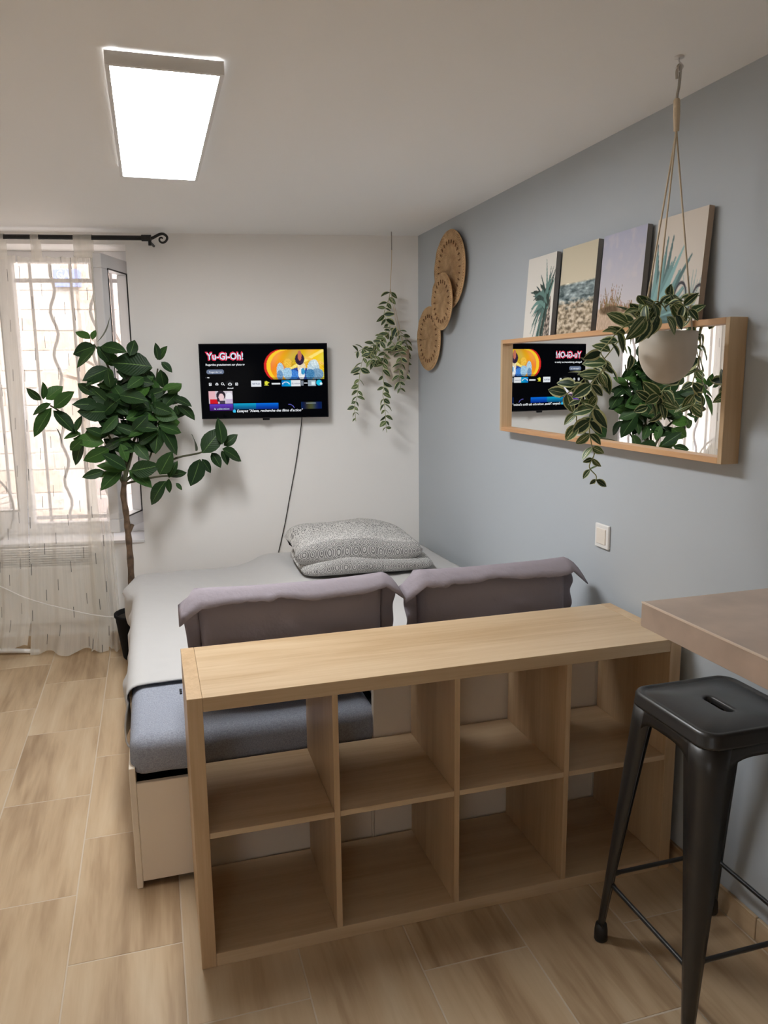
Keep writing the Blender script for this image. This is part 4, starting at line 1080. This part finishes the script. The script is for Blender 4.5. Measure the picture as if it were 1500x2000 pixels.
def pic_palm():
    s, t = grid_st(); im = np.ones(s.shape+(3,))*np.array((226, 222, 214.)); rr = random.Random(1)
    tx = .76-.02*np.sin(t*4); m = (np.abs(s-tx) < .17) & (t > .52)
    n_ = fbm(CHt, CWd, 26, 2); im[m] = np.clip(132+n_[m]*150, 70, 220)[:, None]*np.array((1, .93, .86))
    for k in range(70):
        a = math.radians(rr.uniform(112, 215)) if k < 34 else math.radians(rr.uniform(205, 300)); g = rr.uniform(.6, 1.25); L = rr.uniform(.38, .66)
        c = (92*g, 120*g, 114*g) if rr.random() < .7 else (52, 66, 60)
        frond(im, s, t, (.74+rr.uniform(-.08, .1), .58+rr.uniform(-.06, .06)), a, L*.85, .034, rr.uniform(.05, .26), c)
    return im
def pic_sea():
    s, t = grid_st(); n_ = fbm(CHt, CWd, 12, 5, (.5, 2.2)); n2 = fbm(CHt, CWd, 14, 8, (.7, 1.8))
    im = np.ones(s.shape+(3,))*np.array((206, 196, 172.))+(t*20)[..., None]
    hz_ = .42
    sea = np.clip((t-hz_)*60, 0, 1); blend(im, sea, (128, 142, 144)); m = (t > hz_) & (t < .72); im[m] += (n_[m]*90)[:, None]
    blend(im, np.clip((t-.62+n_*.08)*14, 0, 1), (178, 162, 138)); m = t > .6; im[m] += (n2[m]*60)[:, None]
    blend(im, np.clip((n2-.05)*1.8, 0, .6)*(t > .62), (222, 210, 192)); blend(im, np.clip((-n2-.12)*1.8, 0, .55)*(t > .66), (92, 82, 70))
    return im
def pic_dune():
    s, t = grid_st(); n_ = fbm(CHt, CWd, 8, 11); n2 = fbm(CHt, CWd, 40, 12, (1, .5))
    im = np.zeros(s.shape+(3,)); q = t[..., None]; im[:] = np.array((178, 180, 200.))*(1-q)+np.array((214, 206, 204.))*q
    blend(im, np.clip(n_*.5, 0, .35)*(t < .5), (216, 206, 204))
    dl = .80-.05*np.sin(s*3.1+.6)-.03*np.exp(-((s-.35)/.2)**2)
    blend(im, np.clip((t-dl)*50, 0, 1), (196, 172, 150))
    rr = random.Random(4)
    for k in range(60):
        x0 = rr.uniform(.05, .85); y0 = .80-.05*math.sin(x0*3.1+.6)+.02; L = rr.uniform(.06, .20)*(1.3 if x0 < .5 else .5)
        frond(im, s, t, (x0, y0), math.radians(-90+rr.uniform(-35, 40)), L, .010, 0, (150+rr.uniform(-20, 20), 120, 90))
    blend(im, np.clip(1-((s-.3)/.28)**2-((t-.80)/.055)**2, 0, 1)*1.6, (104, 84, 62)); blend(im, np.clip(1-((s-.7)/.2)**2-((t-.82)/.025)**2, 0, 1)*1.2, (124, 102, 78))
    m = t > dl; im[m] += (n2[m]*26)[:, None]
    return im
def pic_agave():
    s, t = grid_st(); im = np.ones(s.shape+(3,))*np.array((216, 206, 194.)); rr = random.Random(9)
    blend(im, t*.4, (224, 220, 214))
    for k in range(34):
        a = math.radians(-98+k*2.9+rr.uniform(-5, 5)); L = rr.uniform(.5, .85)*(1 if k < 20 else .8); g = rr.uniform(.7, 1.25)
        frond(im, s, t, (.10+rr.uniform(-.1, .1), 1.02), a, L*1.08, .075, 0, (116*g, 148*g, 148*g))
    for k in range(8): frond(im, s, t, (.80, 1.0), math.radians(-110+k*8), rr.uniform(.3, .52), .03, 0, (170, 184, 180))
    for (x0, y0, rr_) in ((.62, .74, .12), (.98, .80, .13)):
        d = np.abs(np.hypot((s-x0), (t-y0-.05)*.8)-rr_); blend(im, np.clip((.016-d)*120, 0, 1)*(t < y0+.08), (74, 72, 78))
    frond(im, s, t, (.72, 1.0), math.radians(-52), .34, .016, 0, (70, 66, 70)); frond(im, s, t, (.98, 1.0), math.radians(-125), .3, .016, 0, (60, 56, 60))
    return im
CEDGE = plain('canvas_edge_grey', (.25, .24, .23, 1), .8); CEDGE2 = plain('canvas_edge_sand', rgb(178, 158, 138), .8)
def canvas(yl, yr, pic, lab, edge, zt=2.020):
    root = empty('canvas_print', (1.46, (yl+yr)/2, MZ1), lab, 'picture', 'canvas prints standing on the mirror frame')
    xb, xt, th = 1.449, 1.470, .018       # front face leans back to the wall
    lean = Vector((xt-xb, 0, zt-MZ1)); nrm = Vector((-(zt-MZ1), 0, xt-xb)).normalized()
    b = nb(); f_ = [Vector((xb, yl, MZ1+.001)), Vector((xb, yr, MZ1+.001)), Vector((xb, yr, MZ1+.001))+lean, Vector((xb, yl, MZ1+.001))+lean]
    loft(b, [[p-nrm*th for p in f_], f_]); bmesh.ops.recalc_face_normals(b, faces=b.faces); mk('stretched_canvas', b, edge, root)
    raster('print', pic(), lambda s, t: f_[3]+(f_[2]-f_[3])*s+(f_[0]-f_[3])*t+nrm*.0006, PRINT, root)
canvas(at_x(1034, 503, 1.470).y, at_x(1088.6, 492, 1.470).y, pic_palm, 'small canvas print of a shaggy palm tree standing on the mirror frame', CEDGE)
canvas(at_x(1100.5, 488, 1.470).y, at_x(1170, 469, 1.470).y, pic_sea, 'small canvas print of a sea shore under a yellowish sky standing on the mirror frame', CEDGE)
canvas(at_x(1181, 467, 1.470).y, at_x(1266, 441, 1.470).y, pic_dune, 'small canvas print of a grassy sand dune standing on the mirror frame', CEDGE)
canvas(at_x(1287, 430, 1.470).y, at_x(1386, 404, 1.470).y, pic_agave, 'small canvas print of blue green agave leaves standing behind the hanging pot', CEDGE2)

# ------------------------------------------------------------------ light switch
sw = empty('light_switch', (XW, .4935, .987), 'white square light switch on the blue grey wall above the pillow', 'switch')
bm = nb(); box(bm, (XW-.010, .450, .944), (XW, .537, 1.031), .004, 3); mk('cover_plate', bm, PLASTW, sw)
bm = nb(); box(bm, (XW-.0135, .465, .959), (XW-.009, .522, 1.016), .002, 2); mk('rocker', bm, plain('cream_rocker', (.80, .74, .66, 1), .4), sw)

# ------------------------------------------------------------------ breakfast bar
CZT, CZB, CXL, CYF, CYN = 1.070, 1.014, .972, -.483, -2.35
bar = empty('breakfast_bar', (1.25, -1.4, 0), 'thick taupe stone effect bar top reaching in from the right edge', 'counter')
bm = nb(); box(bm, (CXL, CYN, CZB), (XW-.001, CYF, CZT), .0008, 1); mk('worktop', bm, STONE, bar)
bm = nb(); box(bm, (CXL-.0006, CYN, CZT-.0030), (CXL+.0035, CYF, CZT+.0006)); mk('edge_strip', bm, EDGE, bar)
bm = nb(); box(bm, (CXL+.03, -2.3, 0), (XW-.002, -1.75, CZB)); mk('support_panel', bm, LAM, bar)

# ------------------------------------------------------------------ bar stool
SX, SY, SZ = 1.265, -.402, .760
st = empty('bar_stool', (SX, SY, 0), 'black metal bar stool with a slotted square seat under the bar top', 'stool')
def rrect(hx, hy, r, z, n=6):
    pts = []
    for (cx, cy, a0) in ((hx-r, hy-r, 0), (-hx+r, hy-r, 90), (-hx+r, -hy+r, 180), (hx-r, -hy+r, 270)):
        for k in range(n+1):
            a = math.radians(a0+90*k/n); pts.append(Vector((SX+cx+r*math.cos(a), SY+cy+r*math.sin(a), z)))
    return pts
hs = .153
rings = [rrect(.0135, .046, .0134, SZ-.020), rrect(.0135, .046, .0134, SZ-.0075), rrect(.017, .0495, .0165, SZ-.0045), rrect(.024, .056, .022, SZ-.004), rrect(hs-.022, hs-.022, .03, SZ-.004), rrect(hs-.018, hs-.018, .033, SZ-.0065), rrect(hs-.014, hs-.014, .035, SZ-.0035), rrect(hs-.010, hs-.010, .037, SZ), rrect(hs-.004, hs-.004, .040, SZ-.002), rrect(hs, hs, .042, SZ-.009), rrect(hs+.0015, hs+.0015, .043, SZ-.030), rrect(hs+.0025, hs+.0025, .044, SZ-.0315), rrect(hs+.0025, hs+.0025, .044, SZ-.036), rrect(hs, hs, .043, SZ-.038), rrect(hs-.003, hs-.003, .042, SZ-.034)]
bm = nb(); loft(bm, rings, True, False); bmesh.ops.recalc_face_normals(bm, faces=bm.faces); mk('seat', bm, STEEL, st, True)
ft = .200
def legp(sx, sy, q, tng):
    """point on the outer corner line of a leg, q = 0 floor .. 1 seat"""
    t_ = hs-.002+(ft-hs)*(1-q)
    return Vector((SX+sx*t_, SY+sy*t_, q*(SZ-.034)))
for sx in (-1, 1):
    for sy in (-1, 1):
        rings = []
        for k in range(13):
            q = .035+.965*k/12
            arm = .021+.066*q**1.15; r = .012+.022*q
            c = legp(sx, sy, q, 0); pts = []
            dx = Vector((-sx, 0, 0)); dy = Vector((0, -sy, 0))
            pts.append(c+dx*(arm-.004)+dy*.012); pts.append(c+dx*arm+dy*.003); pts.append(c+dx*(arm*.6)+dy*-.001); 
            for j in range(6):
                a = j/5*math.pi/2; pts.append(c+dx*(r-r*math.sin(a))+dy*(r-r*math.cos(a)))
            pts.append(c+dy*(arm*.6)+dx*-.001); pts.append(c+dy*arm+dx*.003); pts.append(c+dy*(arm-.004)+dx*.012)
            rings.append(pts)
        b = nb(); loft(b, rings, False, False); l_ = mk('leg', b, STEEL, st, True); solidify(l_, .0022)
        c = legp(sx, sy, .03, 0)+Vector((-sx*.012, -sy*.012, 0)); c.z = 0
        b = nb(); lathe(b, [(.017, 0), (.019, .004), (.0185, .03), (.015, .05), (.012, .052)], c, 16); mk('rubber_foot', b, BLACK, l_, True)
# aprons with arched lower edge
for (a, c) in (((-1, -1), (1, -1)), ((1, -1), (1, 1)), ((1, 1), (-1, 1)), ((-1, 1), (-1, -1))):
    b = nb()
    def ap(s, t, a=a, c=c):
        p = Vector((SX+(a[0]+(c[0]-a[0])*(.14+.72*s))*(hs-.003), SY+(a[1]+(c[1]-a[1])*(.14+.72*s))*(hs-.003), SZ-.034))
        p.z -= t*(.030+.05*abs(2*s-1)**4); o_ = Vector(((a[0]+c[0])/2, (a[1]+c[1])/2, 0)); return p+o_*t*.004
    gridmesh(b, 16, 3, ap); solidify(mk('apron', b, STEEL, st, True), .002)
def rod_(a, c, q, r=.0062):
    p0 = legp(a[0], a[1], q, 0)+Vector((-a[0]*.012, -a[1]*.012, 0)); p1 = legp(c[0], c[1], q, 0)+Vector((-c[0]*.012, -c[1]*.012, 0))
    b = nb(); tube(b, [p0, p0.lerp(p1, .06), p0.lerp(p1, .1), p0.lerp(p1, .9), p0.lerp(p1, .94), p1], [r*1.3, r*1.3, r, r, r*1.3, r*1.3], 8); mk('stretcher', b, STEEL, st, True)
rod_((-1, 1), (1, 1), .285); rod_((-1, -1), (1, -1), .285); rod_((-1, 1), (-1, -1), .255); rod_((1, 1), (1, -1), .255)
# cross brace under the seat
for (a, c) in (((-1, -1), (1, 1)), ((-1, 1), (1, -1))):
    b = nb(); tube(b, [Vector((SX+a[0]*.13, SY+a[1]*.13, SZ-.075)), Vector((SX, SY, SZ-.07)), Vector((SX+c[0]*.13, SY+c[1]*.13, SZ-.075))], .006, 6); mk('under_brace', b, STEEL, st, True)
